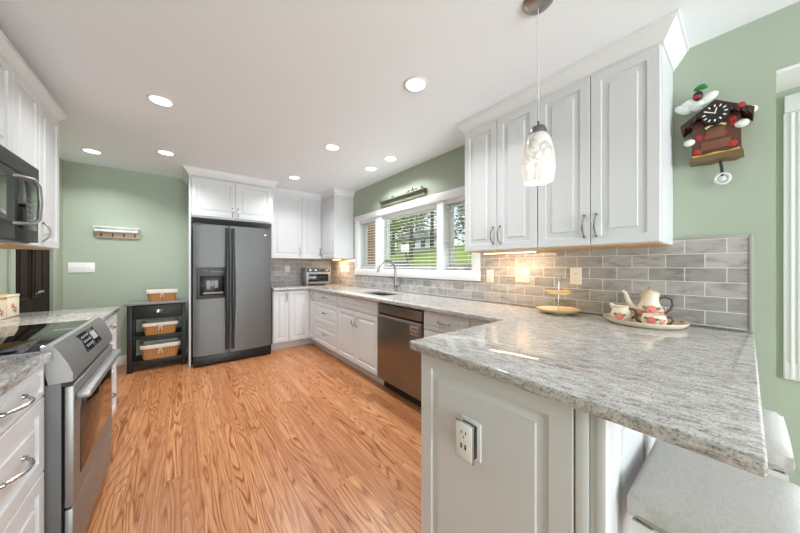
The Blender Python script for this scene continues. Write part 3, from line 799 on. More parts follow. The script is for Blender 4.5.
b = nb(); box(b, -.3675, -.352, RA + .006, RB - .006, .766, .784); T.part('gap_trim', b, BLK); b = nb(); box(b, -.43, -.421, RA + .04, RB - .04, .0, .055); T.part('toe_kick', b, BLK)

# ------------------------------------------------------------------ microwave
T = Thing('microwave', 'dark stainless over-the-range microwave with bar handle', 'microwave', (-.85, 2.04, 1.375))
MA, MB_, Z0, Z1 = 1.668, 2.415, 1.366, 1.768
b = nb(); box(b, -1.06, -.66, MA, MB_, Z0, Z1); T.part('body', b, BLK)
b = nb(); box(b, -.66, -.615, MA, MB_, Z1 - .075, Z1, .004); T.part('vent_grille', b, mat('microwave_slate', (70, 70, 72), .4, .8))
b = nb(); box(b, -.66, -.615, MA, 2.14, Z0 + .0, Z1 - .078, .005); dd = T.part('door', b, mat('microwave_slate', (70, 70, 72), .4, .8))
b = nb(); box(b, -.6155, -.613, MA + .05, 2.05, Z0 + .085, Z1 - .12, .001); T.part('door_window', b, BLKGLASS, dd)
b = nb(); box(b, -.66, -.617, 2.143, MB_, Z0, Z1 - .078, .004); cp = T.part('control_panel', b, mat('microwave_slate', (70, 70, 72), .4, .8))
b = nb(); box(b, -.6175, -.6155, 2.165, MB_ - .02, Z0 + .06, Z1 - .10, .001); kp = T.part('keypad_glass', b, BLKGLASS, cp)
b = nb()
for j in range(6):
    for k in range(3): box(b, -.6156, -.6152, 2.275 + k * .035, 2.287 + k * .035, Z0 + .08 + j * .027, Z0 + .086 + j * .027)
T.part('keypad_print', b, mat('key_grey', (150, 150, 150), .5), cp)
b = nb(); hz0, hz1 = Z0 + .075, Z1 - .105; pts = []
for (x, y, z) in ((-.617, 2.12, hz0), (-.60, 2.125, hz0), (-.567, 2.16, hz0 + .002), (-.556, 2.185, hz0 + .03), (-.553, 2.19, (hz0 + hz1) / 2), (-.556, 2.185, hz1 - .03), (-.567, 2.16, hz1 - .002), (-.60, 2.125, hz1), (-.617, 2.12, hz1)): pts.append((x, y, z))
tube(b, pts, .0085, 10); T.part('handle', b, M['steel'], dd)
b = nb(); box(b, -1.0, -.64, MA + .03, MB_ - .03, Z0 - .008, Z0 - .0005, .002); T.part('bottom_plate', b, M['steel'])
area('range_hood_lamp', (-.82, 2.3, Z0 - .012), (0.1, .25, -1), .10, .12, 1.6, (1, .78, .55))

# ------------------------------------------------------------------ recessed lights
LIGHTS = [(-.121, 2.66, 'recessed ceiling light hanging over the range aisle, largest on the left side'),
          (1.22, 1.37, 'recessed ceiling light nearest the pendant lamp'),
          (1.20, 2.62, 'recessed ceiling light over the middle of the floor, left of the pair by the window'),
          (1.84, 2.90, 'farther of the two recessed ceiling lights above the sink window'),
          (1.84, 2.49, 'nearer of the two recessed ceiling lights above the sink window'),
          (-.134, 3.85, 'recessed ceiling light in front of the refrigerator cabinet left corner'),
          (-.742, 4.28, 'recessed ceiling light in the far left corner above the dark door'),
          (1.20, 3.84, 'recessed ceiling light in front of the corner wall cabinets')]
first = None
for i, (x, y, lb) in enumerate(LIGHTS):
    if first is None:
        T = Thing('recessed_light', lb, 'ceiling light', (x, y, ZC), 'recessed ceiling lights')
        b = nb(); lathe(b, [(.062, -.001), (.064, -.007), (.078, -.006), (.084, -.0005)], (x, y, ZC), 40); T.part('trim_ring', b, TRIM)
        b = nb(); lathe(b, [(0, -.003), (.062, -.0025)], (x, y, ZC), 40); T.part('lens', b, LENS)
        first = T.o
    else:
        o = copy_tree(first); o.location = (x, y, ZC); o['label'] = lb
    area('lamp_light', (x, y, ZC - .012), (0, 0, -1), .11, .11, LAMP_W, (.95, .98, 1), 'DISK', 135)

# ------------------------------------------------------------------ pendant
px, py = 1.276, .593
T = Thing('pendant_lamp', 'hanging pendant lamp with white swirled glass shade', 'lamp', (px, py, 1.62))
b = nb(); lathe(b, [(0, -.03), (.03, -.028), (.055, -.016), (.066, -.004), (.066, 0), (0, 0)], (px, py, ZC)); T.part('canopy', b, NICKEL)
b = nb(); cyl(b, (px, py, 1.88), (px, py, ZC - .028), .0022, seg=8); T.part('cord', b, mat('cord_clear', (205, 205, 205), .4))
b = nb(); lathe(b, [(0, .05), (.006, .05), (.008, .035), (.03, .022), (.036, .005), (.036, -.012), (0, -.012)], (px, py, 1.85)); T.part('socket_cap', b, mat('cap_grey', (120, 120, 118), .3, .8))
b = nb(); prof = [(.030, .222), (.040, .215), (.052, .19), (.062, .15), (.068, .105), (.070, .07), (.067, .03), (.062, .0)]
lathe(b, prof + [(r - .003, z) for r, z in prof[::-1]], (px, py, 1.622), 40); T.part('lamp_shade', b, M['swirl_glass'])
b = nb(); ellipsoid(b, (px, py, 1.74), .026, .026, .04); T.part('bulb', b, BULB)
pl = bpy.data.lights.new('pendant_glow', 'POINT'); plo = bpy.data.objects.new('pendant_glow', pl); COL.objects.link(plo); plo.location = (px, py, 1.665); pl.energy = .35; pl.color = (1, .95, .9); pl.shadow_soft_size = .02

# under-cabinet lights
def strip(label, loc, ly, power, vert=True):
    T = Thing('under_cabinet_light', label, 'light', loc, 'under-cabinet light bars')
    x, y, z = loc; hx, hy = (.012, ly / 2) if vert else (ly / 2, .012)
    b = nb(); box(b, x - hx, x + hx, y - hy, y + hy, z - .012, z, .002); T.part('housing', b, WHITEP)
    b = nb(); box(b, x - hx + .003, x + hx - .003, y - hy + .004, y + hy - .004, z - .0145, z - .0121); T.part('diffuser', b, STRIP)
    l_ = area('strip_light', (x, y, z - .017), (0, 0, -1), .018, ly, power, (1, .70, .42)); l_.rotation_euler = (0, R(-8), 0)


strip('warm light bar under the wall cabinets right of the window', (2.03, 1.18, UZ - .0045), .44, 2.3)
strip('warm light bar under the corner wall cabinet, right of the toaster oven', (2.06, 4.33, UZ - .0045), .30, 3.6)

# ------------------------------------------------------------------ wall plates
def plate(name, label, Mx, w, h, kind, n=1, m=ALMOND, loc=(0, 0, 0)):
    T = Thing(name, label, 'outlet' if kind == 'outlet' else 'light switch', Mx @ Vector((0, 0, 0)))
    b = nb(); boxm(b, Mx, -w / 2, w / 2, -h / 2, h / 2, 0, .006, .002); p = T.part('wall_plate', b, m)
    for k in range(n):
        u = (k - (n - 1) / 2) * .046
        if kind == 'outlet':
            for v in (-.02, .02):
                b = nb(); t = nb(); lathe(t, [(0, .0078), (.0155, .0078), (.0165, .006)], (0, 0, 0), 20); add(b, t, Mx @ Matrix.Translation((u, v, 0))); s_ = T.part('socket', b, m)
                b = nb(); boxm(b, Mx, u - .007, u - .005, v - .001, v + .007, .0078, .0083); boxm(b, Mx, u + .005, u + .007, v - .001, v + .007, .0078, .0083); boxm(b, Mx, u - .002, u + .002, v - .010, v - .006, .0078, .0083)
                T.part('slots', b, DARKGREY, s_)
        elif kind == 'toggle':
            b = nb(); boxm(b, Mx, u - .005, u + .005, -.002, .012, .006, .018, .002); boxm(b, Mx, u - .007, u + .007, -.014, .014, .006, .0072); T.part('toggle', b, m)
        else:
            b = nb(); boxm(b, Mx, u - .016, u + .016, -.033, .033, .006, .0085, .001); T.part('rocker', b, m)


XW = XR - TT - .0005
plate('light_switch', 'single almond switch plate beside the right end of the window', FNX(XW, 1.452, 1.147), .072, .115, 'rocker')
plate('light_switch', 'double almond toggle switch plate under the warm light bar', FNX(XW, 1.15, 1.163), .118, .118, 'toggle', 2)
plate('outlet', 'almond duplex outlet on the tiles above the two-tier tray', FNX(XW, .757, 1.168), .074, .12, 'outlet')
plate('light_switch', 'almond double switch plate on the corner tiles left of the window', FNX(XW, 4.2, 1.19), .118, .115, 'rocker', 2)
plate('outlet', 'almond outlet in the tiled corner close to the toaster oven', FNX(XW, 4.41, 1.19), .072, .115, 'outlet')
plate('outlet', 'white outlet on the back tiles between refrigerator and toaster oven', FNY(1.405, YB - TT - .0005, 1.19), .072, .115, 'outlet', m=WHITEP)
plate('light_switch', 'white four-gang toggle switch plate on the green back wall', FNY(-.925, YB - .0005, 1.222), .21, .118, 'toggle', 4, WHITEP)

# coat rack on the back wall
T = Thing('key_rack', 'white wall shelf with a beige peg board and four dark hooks', 'rack', (-.63, YB - .03, 1.57))
b = nb(); box(b, -.826, -.43, YB - .075, YB - .001, 1.70, 1.716, .003); box(b, -.818, -.438, YB - .062, YB - .001, 1.655, 1.70, .004); T.part('shelf', b, TRIM)
b = nb(); box(b, -.806, -.43, YB - .022, YB - .001, 1.585, 1.655, .003); T.part('board', b, BEIGE)
for k in range(4):
    x = -.765 + k * .098; b = nb(); box(b, x - .006, x + .006, YB - .026, YB - .0222, 1.602, 1.64, .001); tube(b, [(x, YB - .026, 1.632), (x, YB - .045, 1.626), (x, YB - .05, 1.615), (x, YB - .045, 1.605)], .0035, 8); tube(b, [(x, YB - .026, 1.61), (x, YB - .038, 1.602), (x, YB - .042, 1.612)], .003, 8); T.part('hook', b, mat('hook_bronze', (74, 60, 50), .4, .6))

# plate rail / narrow shelf above the window
T = Thing('wall_shelf', 'narrow grey-green wooden shelf above the kitchen window', 'shelf', (XR - .04, 2.74, 2.06))
b = nb(); box(b, XR - .06, XR - .001, 2.29, 3.20, 2.122, 2.138, .002); box(b, XR - .022, XR - .001, 2.30, 3.19, 2.062, 2.122, .002); box(b, XR - .036, XR - .001, 2.30, 3.19, 2.10, 2.122, .002); T.part('shelf', b, mat('shelf_greengrey', (124, 126, 108), .55))
tr = [(3.16, .035, .03), (3.02, .025, .02), (2.90, .05, .028), (2.57, .07, .03), (2.50, .03, .05), (2.44, .05, .028), (2.34, .035, .035)]
pos = ['leftmost tiny dark trinket on the shelf above the window', 'second tiny dark trinket from the left on the window shelf', 'flat dark trinket left of the gap on the window shelf', 'wide dark trinket right of the gap on the window shelf', 'tallest slim dark trinket on the window shelf', 'low dark trinket near the right end of the window shelf', 'rightmost tiny dark trinket on the shelf above the window']
for (y, w_, h_), lb in zip(tr, pos):
    b = nb(); box(b, XR - .048, XR - .024, y - w_ / 2, y + w_ / 2, 2.1385, 2.1385 + h_ * .5, .003); ellipsoid(b, (XR - .036, y, 2.1385 + h_ * .62), .008, w_ * .3, h_ * .38, 10)
    single('trinket', b, mat('trinket_dark', (52, 54, 50), .5), lb, 'ornament', (XR - .036, y, 2.1385), 'trinkets on the window shelf')

# ------------------------------------------------------------------ cart and baskets
T = Thing('kitchen_cart', 'black open kitchen cart with grey top between the left counter and refrigerator', 'cart', (-.23, 4.57, 0))
CX0, CX1, CYa, CYb = -.495, .04, 4.40, 4.76
b = nb(); box(b, CX0 - .02, CX1 + .02, CYa - .022, CYb + .02, .782, .806, .005); T.part('top', b, CARTTOP)
b = nb()
for x in (CX0, CX1 - .045):
    for y in (CYa, CYb - .045): pass
b.free()
for x in (CX0, CX1 - .045):
    for y in (CYa, CYb - .045):
        b = nb(); box(b, x, x + .045, y, y + .045, 0, .782, .003); T.part('leg', b, CARTBLK)
b = nb(); box(b, CX0 + .045, CX1 - .045, CYb - .03, CYb - .012, .60, .782); box(b, CX0 + .01, CX0 + .03, CYa + .045, CYb - .045, .60, .782); box(b, CX1 - .03, CX1 - .01, CYa + .045, CYb - .045, .60, .782); T.part('apron', b, CARTBLK)
b = nb(); box(b, CX0 + .047, CX1 - .047, CYa + .004, CYa + .022, .615, .775, .003); dw = T.part('drawer', b, CARTBLK)
b = nb(); t = nb(); lathe(t, [(.036, 0), (.036, .006), (.030, .018), (.016, .026), (0, .028)], (0, 0, 0), 24); bmesh.ops.bisect_plane(t, geom=t.verts[:] + t.edges[:] + t.faces[:], plane_co=(0, -.006, 0), plane_no=(0, -1, 0), clear_outer=True)
add(b, t, FNY(-.228, CYa + .004, .69)); box(b, -.268, -.188, CYa - .002, CYa + .0039, .70, .712, .001); T.part('cup_pull', b, CHROME, dw)
for z in (.375, .085):
    b = nb(); box(b, CX0 + .004, CX1 - .004, CYa + .012, CYb - .01, z, z + .035, .003); T.part('shelf', b, CARTBLK)


def basket(label, x, y, z, w, d, h, lift=.0):
    T = Thing('wicker_basket', label, 'basket', (x, y, z), 'wicker baskets on the black cart')
    def ring(bm, s_, zz, n=24, off=0):
        out = []
        for k in range(n):
            a = 2 * pi * k / n; cx_, cy_ = cos(a), sin(a); p = .25
            out.append(bm.verts.new((x + (w / 2 * s_ - off) * math.copysign(abs(cx_) ** p, cx_), y + (d / 2 * s_ - off) * math.copysign(abs(cy_) ** p, cy_), z + zz)))
        return out
    def loft(bm, rs):
        for A, B in zip(rs, rs[1:]):
            for k in range(len(A)): bm.faces.new((A[k], A[(k + 1) % len(A)], B[(k + 1) % len(A)], B[k]))
    b = nb(); rs = [ring(b, .86, .0), ring(b, .93, h * .5), ring(b, 1.0, h)]; loft(b, rs); b.faces.new(rs[0])
    rs2 = [ring(b, 1.0, h, off=.008), ring(b, .86, .008, off=.008)]; loft(b, [rs[-1]] + rs2); b.faces.new(rs2[-1]); T.part('weave', b, M['wicker'])
    b = nb(); rs = [ring(b, 1.0, h * .80, off=-.004), ring(b, 1.015, h * .95, off=-.005), ring(b, 1.0, h + .012, off=-.003), ring(b, 1.0, h + .010, off=.012), ring(b, .92, h * .35, off=.013)]; loft(b, rs); b.faces.new(rs[-1]); li = T.part('cloth_liner', b, CLOTH)
    b = nb(); yb_ = y - d / 2 - .009
    for s_ in (-1, 1):
        tube(b, [(x, yb_, z + h * .86), (x + s_ * .02, yb_ - .008, z + h * .86 + .014), (x + s_ * .036, yb_ - .004, z + h * .86 + .004), (x + s_ * .02, yb_ - .006, z + h * .86 - .008), (x, yb_ - .002, z + h * .86)], .004, 6)
        tube(b, [(x, yb_, z + h * .86), (x + s_ * .012, yb_ - .006, z + h * .62), (x + s_ * .017, yb_ - .003, z + h * .4)], [.005, .0045, .004], 6)
    T.part('bow', b, CLOTH, li)


basket('small wicker basket with cloth liner on top of the black cart', -.19, 4.56, .8065, .29, .2, .125)
basket('wicker basket on the middle shelf of the black cart, under the drawer', -.205, 4.545, .4105, .33, .25, .135)
basket('largest wicker basket, on the bottom shelf of the black cart', -.205, 4.545, .1205, .37, .26, .165)

# ------------------------------------------------------------------ toaster oven
T = Thing('toaster_oven', 'stainless toaster oven standing in the tiled corner of the counter', 'toaster oven', (1.80, 4.63, .916))
tm = Matrix.Translation((1.83, 4.64, .9165)) @ Matrix.Rotation(R(-8), 4, 'Z')
def tb(bm, *a, **k):
    t = nb(); box(t, *a, **k); add(bm, t, tm)
b = nb(); tb(b, -.21, .21, -.13, .15, .02, .29, .012)
for x in (-.18, .18):
    for y in (-.1, .12): tb(b, x - .015, x + .015, y - .015, y + .015, 0, .021)
T.part('body', b, M['steel'])
b = nb(); tb(b, -.195, .195, -.1385, -.129, .035, .215, .004); dd = T.part('glass_door', b, M['steel'])
b = nb(); tb(b, -.165, .165, -.1405, -.138, .06, .185, .001); T.part('door_window', b, BLKGLASS, dd)
b = nb(); t = nb(); tube(t, [(-.15, -.138, .202), (-.15, -.165, .204), (.15, -.165, .204), (.15, -.138, .202)], .006, 8); add(b, t, tm); T.part('handle', b, CHROME, dd)
b = nb(); tb(b, -.195, .195, -.135, -.129, .222, .284, .002); cp = T.part('control_panel', b, DARKGREY)
for x in (-.14, -.05, .14):
    b = nb(); t = nb(); cyl(t, (x, -.135, .253), (x, -.158, .253), .017, .014, 18); add(b, t, tm); T.part('knob', b, CHROME, cp)
b = nb(); tb(b, .0, .085, -.1365, -.135, .238, .268); T.part('display', b, BLKGLASS, cp)

# ------------------------------------------------------------------ two-tier tray
T = Thing('two_tier_tray', 'gilt two-tier serving tray with ring handle near the outlet', 'tray', (2.03, .805, .916))
tx, ty, tz = 2.03, .805, .9165
GD = mat('tier_gold', (238, 218, 178), .2); 
def dish(r, z):
    b = nb(); prof = [(0, .004), (r * .6, .004), (r * .85, .012), (r, .024), (r, .028), (r * .84, .017), (r * .6, .009), (0, .009)]
    lathe(b, prof, (tx, ty, z), 40)
    return b
b = dish(.138, tz + .004); lathe(b, [(.05, .006), (.055, 0), (.06, 0), (.062, .007)], (tx, ty, tz), 32); lo = T.part('lower_plate', b, GD)
b = dish(.085, tz + .125); up = T.part('upper_plate', b, GD)
for nm, r, z, par in (('gilt_rim', .138, tz + .031, lo), ('gilt_rim', .085, tz + .152, up)):
    b = nb(); tube(b, [(tx + r * cos(2 * pi * k / 40), ty + r * sin(2 * pi * k / 40), z) for k in range(40)], .0028, 6, True); T.part(nm, b, GOLD, par)
b = nb(); cyl(b, (tx, ty, tz + .012), (tx, ty, tz + .215), .0035, seg=10); tube(b, [(tx, ty + .018 * cos(2 * pi * k / 20), tz + .235 + .02 * sin(2 * pi * k / 20)) for k in range(20)], .003, 8, True); T.part('handle', b, CHROME)

# ------------------------------------------------------------------ tea set
RY = R(90)
T = Thing('serving_tray', 'oval cream ceramic tray with rose rim under the tea set', 'tray', (2.025, .38, .916))
cx_, cy_, cz_ = 2.022, .36, .9165
b = nb(); lathe(b, [(0, 0), (.84, 0), (.92, .008), (1.0, .026), (1.0, .031), (.94, .016), (.87, .007), (0, .007)], (cx_, cy_, cz_), 48, .172, .182)
p = T.part('dish', b, CERAM)


def rose(bm, c, n, r, mi=0):
    """flat layered rosette on a surface point c with normal n"""
    q = Vector(n).to_track_quat('Z', 'Y').to_matrix().to_4x4(); Mx = Matrix.Translation(c) @ q
    t = nb()
    for k in range(6):
        a = k * pi / 3; ellipsoid(t, (r * .55 * cos(a), r * .55 * sin(a), 0), r * .48, r * .48, r * .14, 8)
    ellipsoid(t, (0, 0, r * .06), r * .4, r * .4, r * .2, 8); add(bm, t, Mx)


def leaf(bm, c, n, r, ang):
    q = Vector(n).to_track_quat('Z', 'Y').to_matrix().to_4x4(); t = nb(); ellipsoid(t, (r * 1.0, 0, 0), r * .75, r * .36, r * .12, 8); add(bm, t, Matrix.Translation(c) @ q @ Matrix.Rotation(ang, 4, 'Z'))


b = nb(); bl = nb()
for k in range(10):
    a = 2 * pi * k / 10 + .3; c = (cx_ + .168 * .91 * cos(a), cy_ + .18 * .91 * sin(a), cz_ + .0235)
    nrm_ = (-cos(a) * .4, -sin(a) * .4, 1)
    rose(b, c, nrm_, .011); leaf(bl, c, nrm_, .012, a + 1.5)
T.part('roses', b, ROSE, p); T.part('leaves', bl, LEAFG, p)


def pot(name, label, c, prof, spout, handle, lid, roses):
    K = 1.07; prof = [(r_ * K, z * K) for r_, z in prof]; lid = [(r_ * K, z * K) for r_, z in lid] if lid else None
    spout = ([Vector(p_) * K for p_ in spout[0]], [r_ * K for r_ in spout[1]]) if spout else None
    handle = [[Vector(p_) * K for p_ in hd] for hd in handle]; roses = [(a_, z * K, r_ * K, q_ * K) for a_, z, r_, q_ in roses]
    T = Thing(name, label, name.replace('_', ' '), c, 'rose tea set')
    b = nb(); lathe(b, prof, c, 32)
    if spout:
        tube(b, [Vector(c) + Vector(p_) for p_ in spout[0]], spout[1], 10)
    bd = T.part('body', b, CERAM)
    for hd in handle:
        b = nb(); tube(b, [Vector(c) + Vector(p_) for p_ in hd], .0062, 8); T.part('handle', b, TWIG)
    if lid:
        b = nb(); lathe(b, lid, c, 28); l_ = T.part('lid', b, CERAM)
        b = nb(); z = max(v for r_, v in lid); rose(b, (c[0], c[1], c[2] + z + .004), (0, 0, 1), .011); ellipsoid(b, (c[0], c[1], c[2] + z + .010), .006, .006, .009, 8); T.part('rose_knob', b, ROSE, l_)
    br, bl = nb(), nb()
    for (az, z, r_, rs) in roses:
        n_ = (cos(az), sin(az), .1); cc = (c[0] + r_ * cos(az), c[1] + r_ * sin(az), c[2] + z); rose(br, cc, n_, rs)
        for s_ in (.4, 2.6, 4.4): leaf(bl, cc, n_, rs * .9, s_)
    T.part('roses', br, ROSE, bd); T.part('leaves', bl, LEAFG, bd)


tz = cz_ + .0075
# camera lies toward (-x,-y): azimuth of the visible side ~ 190 degrees
A0 = R(192)
sd = Vector((-.19, .98, 0)).normalized()     # left in the picture ~ +y
def L(d, z): return tuple(sd * d + Vector((0, 0, z)))
pot('teapot', 'tall cream teapot with rose-tipped lid and brown twig handle', (2.084, .345, tz),
    [(0, 0), (.045, 0), (.054, .008), (.060, .035), (.056, .065), (.043, .095), (.037, .115), (.041, .142), (.043, .150), (.037, .150), (0, .148)],
    ([L(.045, .05), L(.075, .075), L(.088, .11), L(.098, .145), L(.112, .158)], [.02, .016, .012, .009, .008]),
    [[L(-.038, .125), L(-.062, .135), L(-.086, .122), L(-.09, .095), L(-.078, .068), L(-.056, .045)]],
    [(.040, .1505), (.040, .154), (.028, .163), (.010, .168), (0, .169)],
    [(A0 + .1, .065, .056, .027), (A0 - .8, .05, .058, .018), (A0 + .9, .05, .058, .015)])
pot('creamer', 'small cream jug with brown twig handle, left of the teapot', (1.985, .452, tz),
    [(0, 0), (.032, 0), (.042, .01), (.047, .03), (.040, .055), (.031, .07), (.035, .082), (.031, .082), (.026, .068), (0, .06)],
    ([L(.022, .062), L(.034, .078), L(.046, .09)], [.016, .013, .007]),
    [[L(-.03, .066), L(-.052, .068), L(-.064, .05), L(-.058, .03), L(-.045, .018)]], None, [(A0 - .1, .03, .045, .019)])
pot('sugar_bowl', 'low cream sugar bowl with twin twig handles in front of the teapot', (1.954, .306, tz),
    [(0, 0), (.034, 0), (.046, .012), (.050, .03), (.046, .048), (.040, .056), (.035, .056), (.030, .05), (0, .045)],
    None, [[L(-.042, .045), L(-.06, .048), L(-.07, .035), L(-.06, .018), L(-.046, .012)], [L(.042, .045), L(.06, .05), L(.07, .036), L(.06, .018), L(.046, .012)]], [(.040, .0565), (.040, .059), (.02, .064), (0, .066)] if False else None, [(A0 - .25, .03, .049, .021), (A0 + .6, .03, .049, .012)])

# ------------------------------------------------------------------ cuckoo clock
T = Thing('cuckoo_clock', 'dark carved cuckoo clock with white rosettes and green leaf on the green wall', 'clock', (XR - .05, .10, 1.65))
Mx = FNX(XR - .001, .10, 1.80)      # u=+y, so picture-left is +u
b = nb(); prism(b, [(-.085, .0), (.085, .0), (.08, .195), (0, .252), (-.08, .195)], Mx, .07); T.part('body', b, mat('clock_wood', (92, 58, 46), .5))
b = nb()
for s_ in (-1, 1):
    n_ = 6
    for k in range(n_):
        u0, v0 = s_ * (.0 + k * .0205), 0.280 - k * .0150; u1, v1 = s_ * ((k + 1) * .0205), 0.280 - (k + 1) * .0150
        prism(b, [(u0, v0), (u1, v1), (u1 - s_ * .004, v1 - .034), (u0, v0 - .028)] if s_ < 0 else [(u0, v0), (u0, v0 - .028), (u1 - s_ * .004, v1 - .034), (u1, v1)], Mx, .105)
T.part('roof', b, mat('clock_roof', (62, 40, 34), .5))
b = nb(); prism(b, [(-.092, -.012), (-.06, -.022), (-.02, -.014), (.02, -.022), (.06, -.014), (.092, -.012), (.088, .012), (-.088, .012)], Mx @ Matrix.Translation((0, 0, .0)), .085); T.part('base_board', b, mat('clock_base', (112, 92, 60), .5))
b = nb(); prism(b, [(-.08, .013), (-.04, .007), (0, .013), (.04, .007), (.08, .013), (.08, .022), (.04, .016), (0, .022), (-.04, .016), (-.08, .022)], Mx @ Matrix.Translation((0, 0, .071)), .012); T.part('gold_trim', b, mat('clock_gold', (214, 176, 76), .4))
dm = Mx @ Matrix.Translation((0, .208, .106))
b = nb(); t = nb(); lathe(t, [(0, .006), (.046, .006), (.05, .0), (.05, -.035), (0, -.035)], (0, 0, 0), 36); add(b, t, dm); dl = T.part('dial', b, mat('clock_dial', (34, 28, 28), .4))
b = nb()
for k in range(12):
    t = nb(); box(t, -.0028, .0028, .031, .042, .0062, .0075); add(b, t, dm @ Matrix.Rotation(k * pi / 6, 4, 'Z'))
T.part('numerals', b, WHITEP, dl)
b = nb()
for a, l_ in ((R(15), .026), (R(-62), .034)):
    t = nb(); box(t, -.0022, .0022, -.004, l_, .008, .0092); add(b, t, dm @ Matrix.Rotation(a, 4, 'Z'))
T.part('hands', b, WHITEP, dl)
b = nb(); boxm(b, Mx, -.032, .032, .095, .150, .0702, .074, .001); boxm(b, Mx, -.05, .05, .04, .085, .0702, .0735, .001); T.part('bird_door', b, mat('clock_panel', (120, 76, 58), .5))
b = nb(); t = nb(); tube(t, [(-.035, .150, .078), (-.015, .163, .08), (.015, .163, .08), (.035, .152, .078)], .005, 8); add(b, t, Mx); T.part('door_lintel', b, mat('clock_ivory', (226, 214, 176), .5))
for u, v, r in ((-.055, .175, .016), (-.06, .145, .014), (.058, .115, .014), (.062, .04, .015), (-.055, .05, .017), (.03, .108, .01), (-.03, .112, .01), (-.085, .215, .013)):
    b = nb(); rose(b, Mx @ Vector((u, v, .0725 if v < .2 else .106)), (-1, 0, 0), r); T.part('red_flower', b, mat('clock_red', (176, 44, 44), .4))
for k, (u, v, r, n0) in enumerate(((.098, .20, .021, .06), (-.112, .195, .02, .06), (-.085, .135, .022, .075), (.092, .10, .02, .075))):
    b = nb(); t = nb(); ellipsoid(t, (u, v, n0), r * 1.1, r * .9, .012, 14)
    add(b, t, Mx); T.part('white_rosette', b, mat('clock_white', (232, 234, 228), .4))
b = nb(); t = nb()
ellipsoid(t, (.118, .298, .045), .040, .022, .010, 14, Matrix.Rotation(R(38), 3, 'Z')); ellipsoid(t, (.088, .322, .045), .040, .024, .011, 14, Matrix.Rotation(R(-6), 3, 'Z'))
ellipsoid(t, (.030, .322, .045), .044, .024, .010, 14, Matrix.Rotation(R(-24), 3, 'Z')); ellipsoid(t, (.070, .285, .05), .028, .016, .010, 12, Matrix.Rotation(R(30), 3, 'Z'))
ellipsoid(t, (.062, .30, .05), .022, .022, .012, 12); add(b, t, Mx); tp = T.part('white_ribbon', b, MC['clock_white'])
b = nb(); t = nb(); ellipsoid(t, (.062, .345, .055), .02, .026, .016, 14); add(b, t, Mx); T.part('dark_finial', b, mat('clock_black', (30, 28, 30), .4), tp)
b = nb(); t = nb(); ellipsoid(t, (.066, .337, .07), .017, .009, .009, 12); add(b, t, Mx); T.part('red_bud', b, MC['clock_red'], tp)
b = nb(); t = nb(); ellipsoid(t, (.055, .385, .058), .024, .014, .012, 12, Matrix.Rotation(R(-15), 3, 'Z')); ellipsoid(t, (.04, .378, .058), .016, .008, .01, 10); add(b, t, Mx); T.part('green_leaf', b, mat('clock_green', (40, 120, 54), .5), tp)
b = nb(); t = nb(); tube(t, [(-.015, -.02, .04), (-.02, -.06, .04), (-.022, -.10, .04)], .006, 8); add(b, t, Mx); T.part('pendulum_rod', b, MC['clock_black'])
b = nb(); t = nb(); tube(t, [(-.022 + .024 * cos(2 * pi * k / 24), -.112 + .026 * sin(2 * pi * k / 24), .04) for k in range(24)], .007, 8, True); ellipsoid(t, (-.022, -.112, .04), .016, .017, .008, 12); add(b, t, Mx); T.part('pendulum_bob', b, mat('bob_silver', (214, 216, 212), .3))

# ------------------------------------------------------------------ canisters on the left counter
def canister(label, x, y, z, s_, h, lid):
    T = Thing('canister', label, 'canister', (x, y, z), 'canisters on the left counter')
    m = mat('canister_cream', (238, 222, 196), .35)
    b = nb(); box(b, x - s_, x + s_, y - s_, y + s_, z, z + h, .006); bd = T.part('body', b, m)
    b = nb(); box(b, x - s_ - .002, x + s_ + .002, y - s_ - .002, y + s_ + .002, z + h + .0005, z + h + .014, .004)
    T.part('lid', b, mat('canister_lid_' + lid, (214, 160, 84) if lid == 'amber' else (240, 226, 200), .4))
    br, bl = nb(), nb()
    for (f, n_) in ((FNY(x, y - s_ - .0005, z), (0, -1, 0)), (FPX(x + s_ + .0005, y, z), (1, 0, 0))):
        rose(br, f @ Vector((-.02, h * .55, 0)), n_, .018); rose(br, f @ Vector((.025, h * .3, 0)), n_, .011)
        for a in (.3, 1.9, 3.6, 5.1): leaf(bl, f @ Vector((.005, h * .38, 0)), n_, .016, a)
    T.part('painted_flowers', br, ROSE, bd); T.part('painted_leaves', bl, LEAFG, bd)


canister('square floral canister at the left picture edge on the far left counter', -.925, 2.758, .9165, .078, .12, 'amber')
canister('square floral canister nearer the dark door on the far left counter', -.925, 2.93, .9165, .078, .125, 'cream')

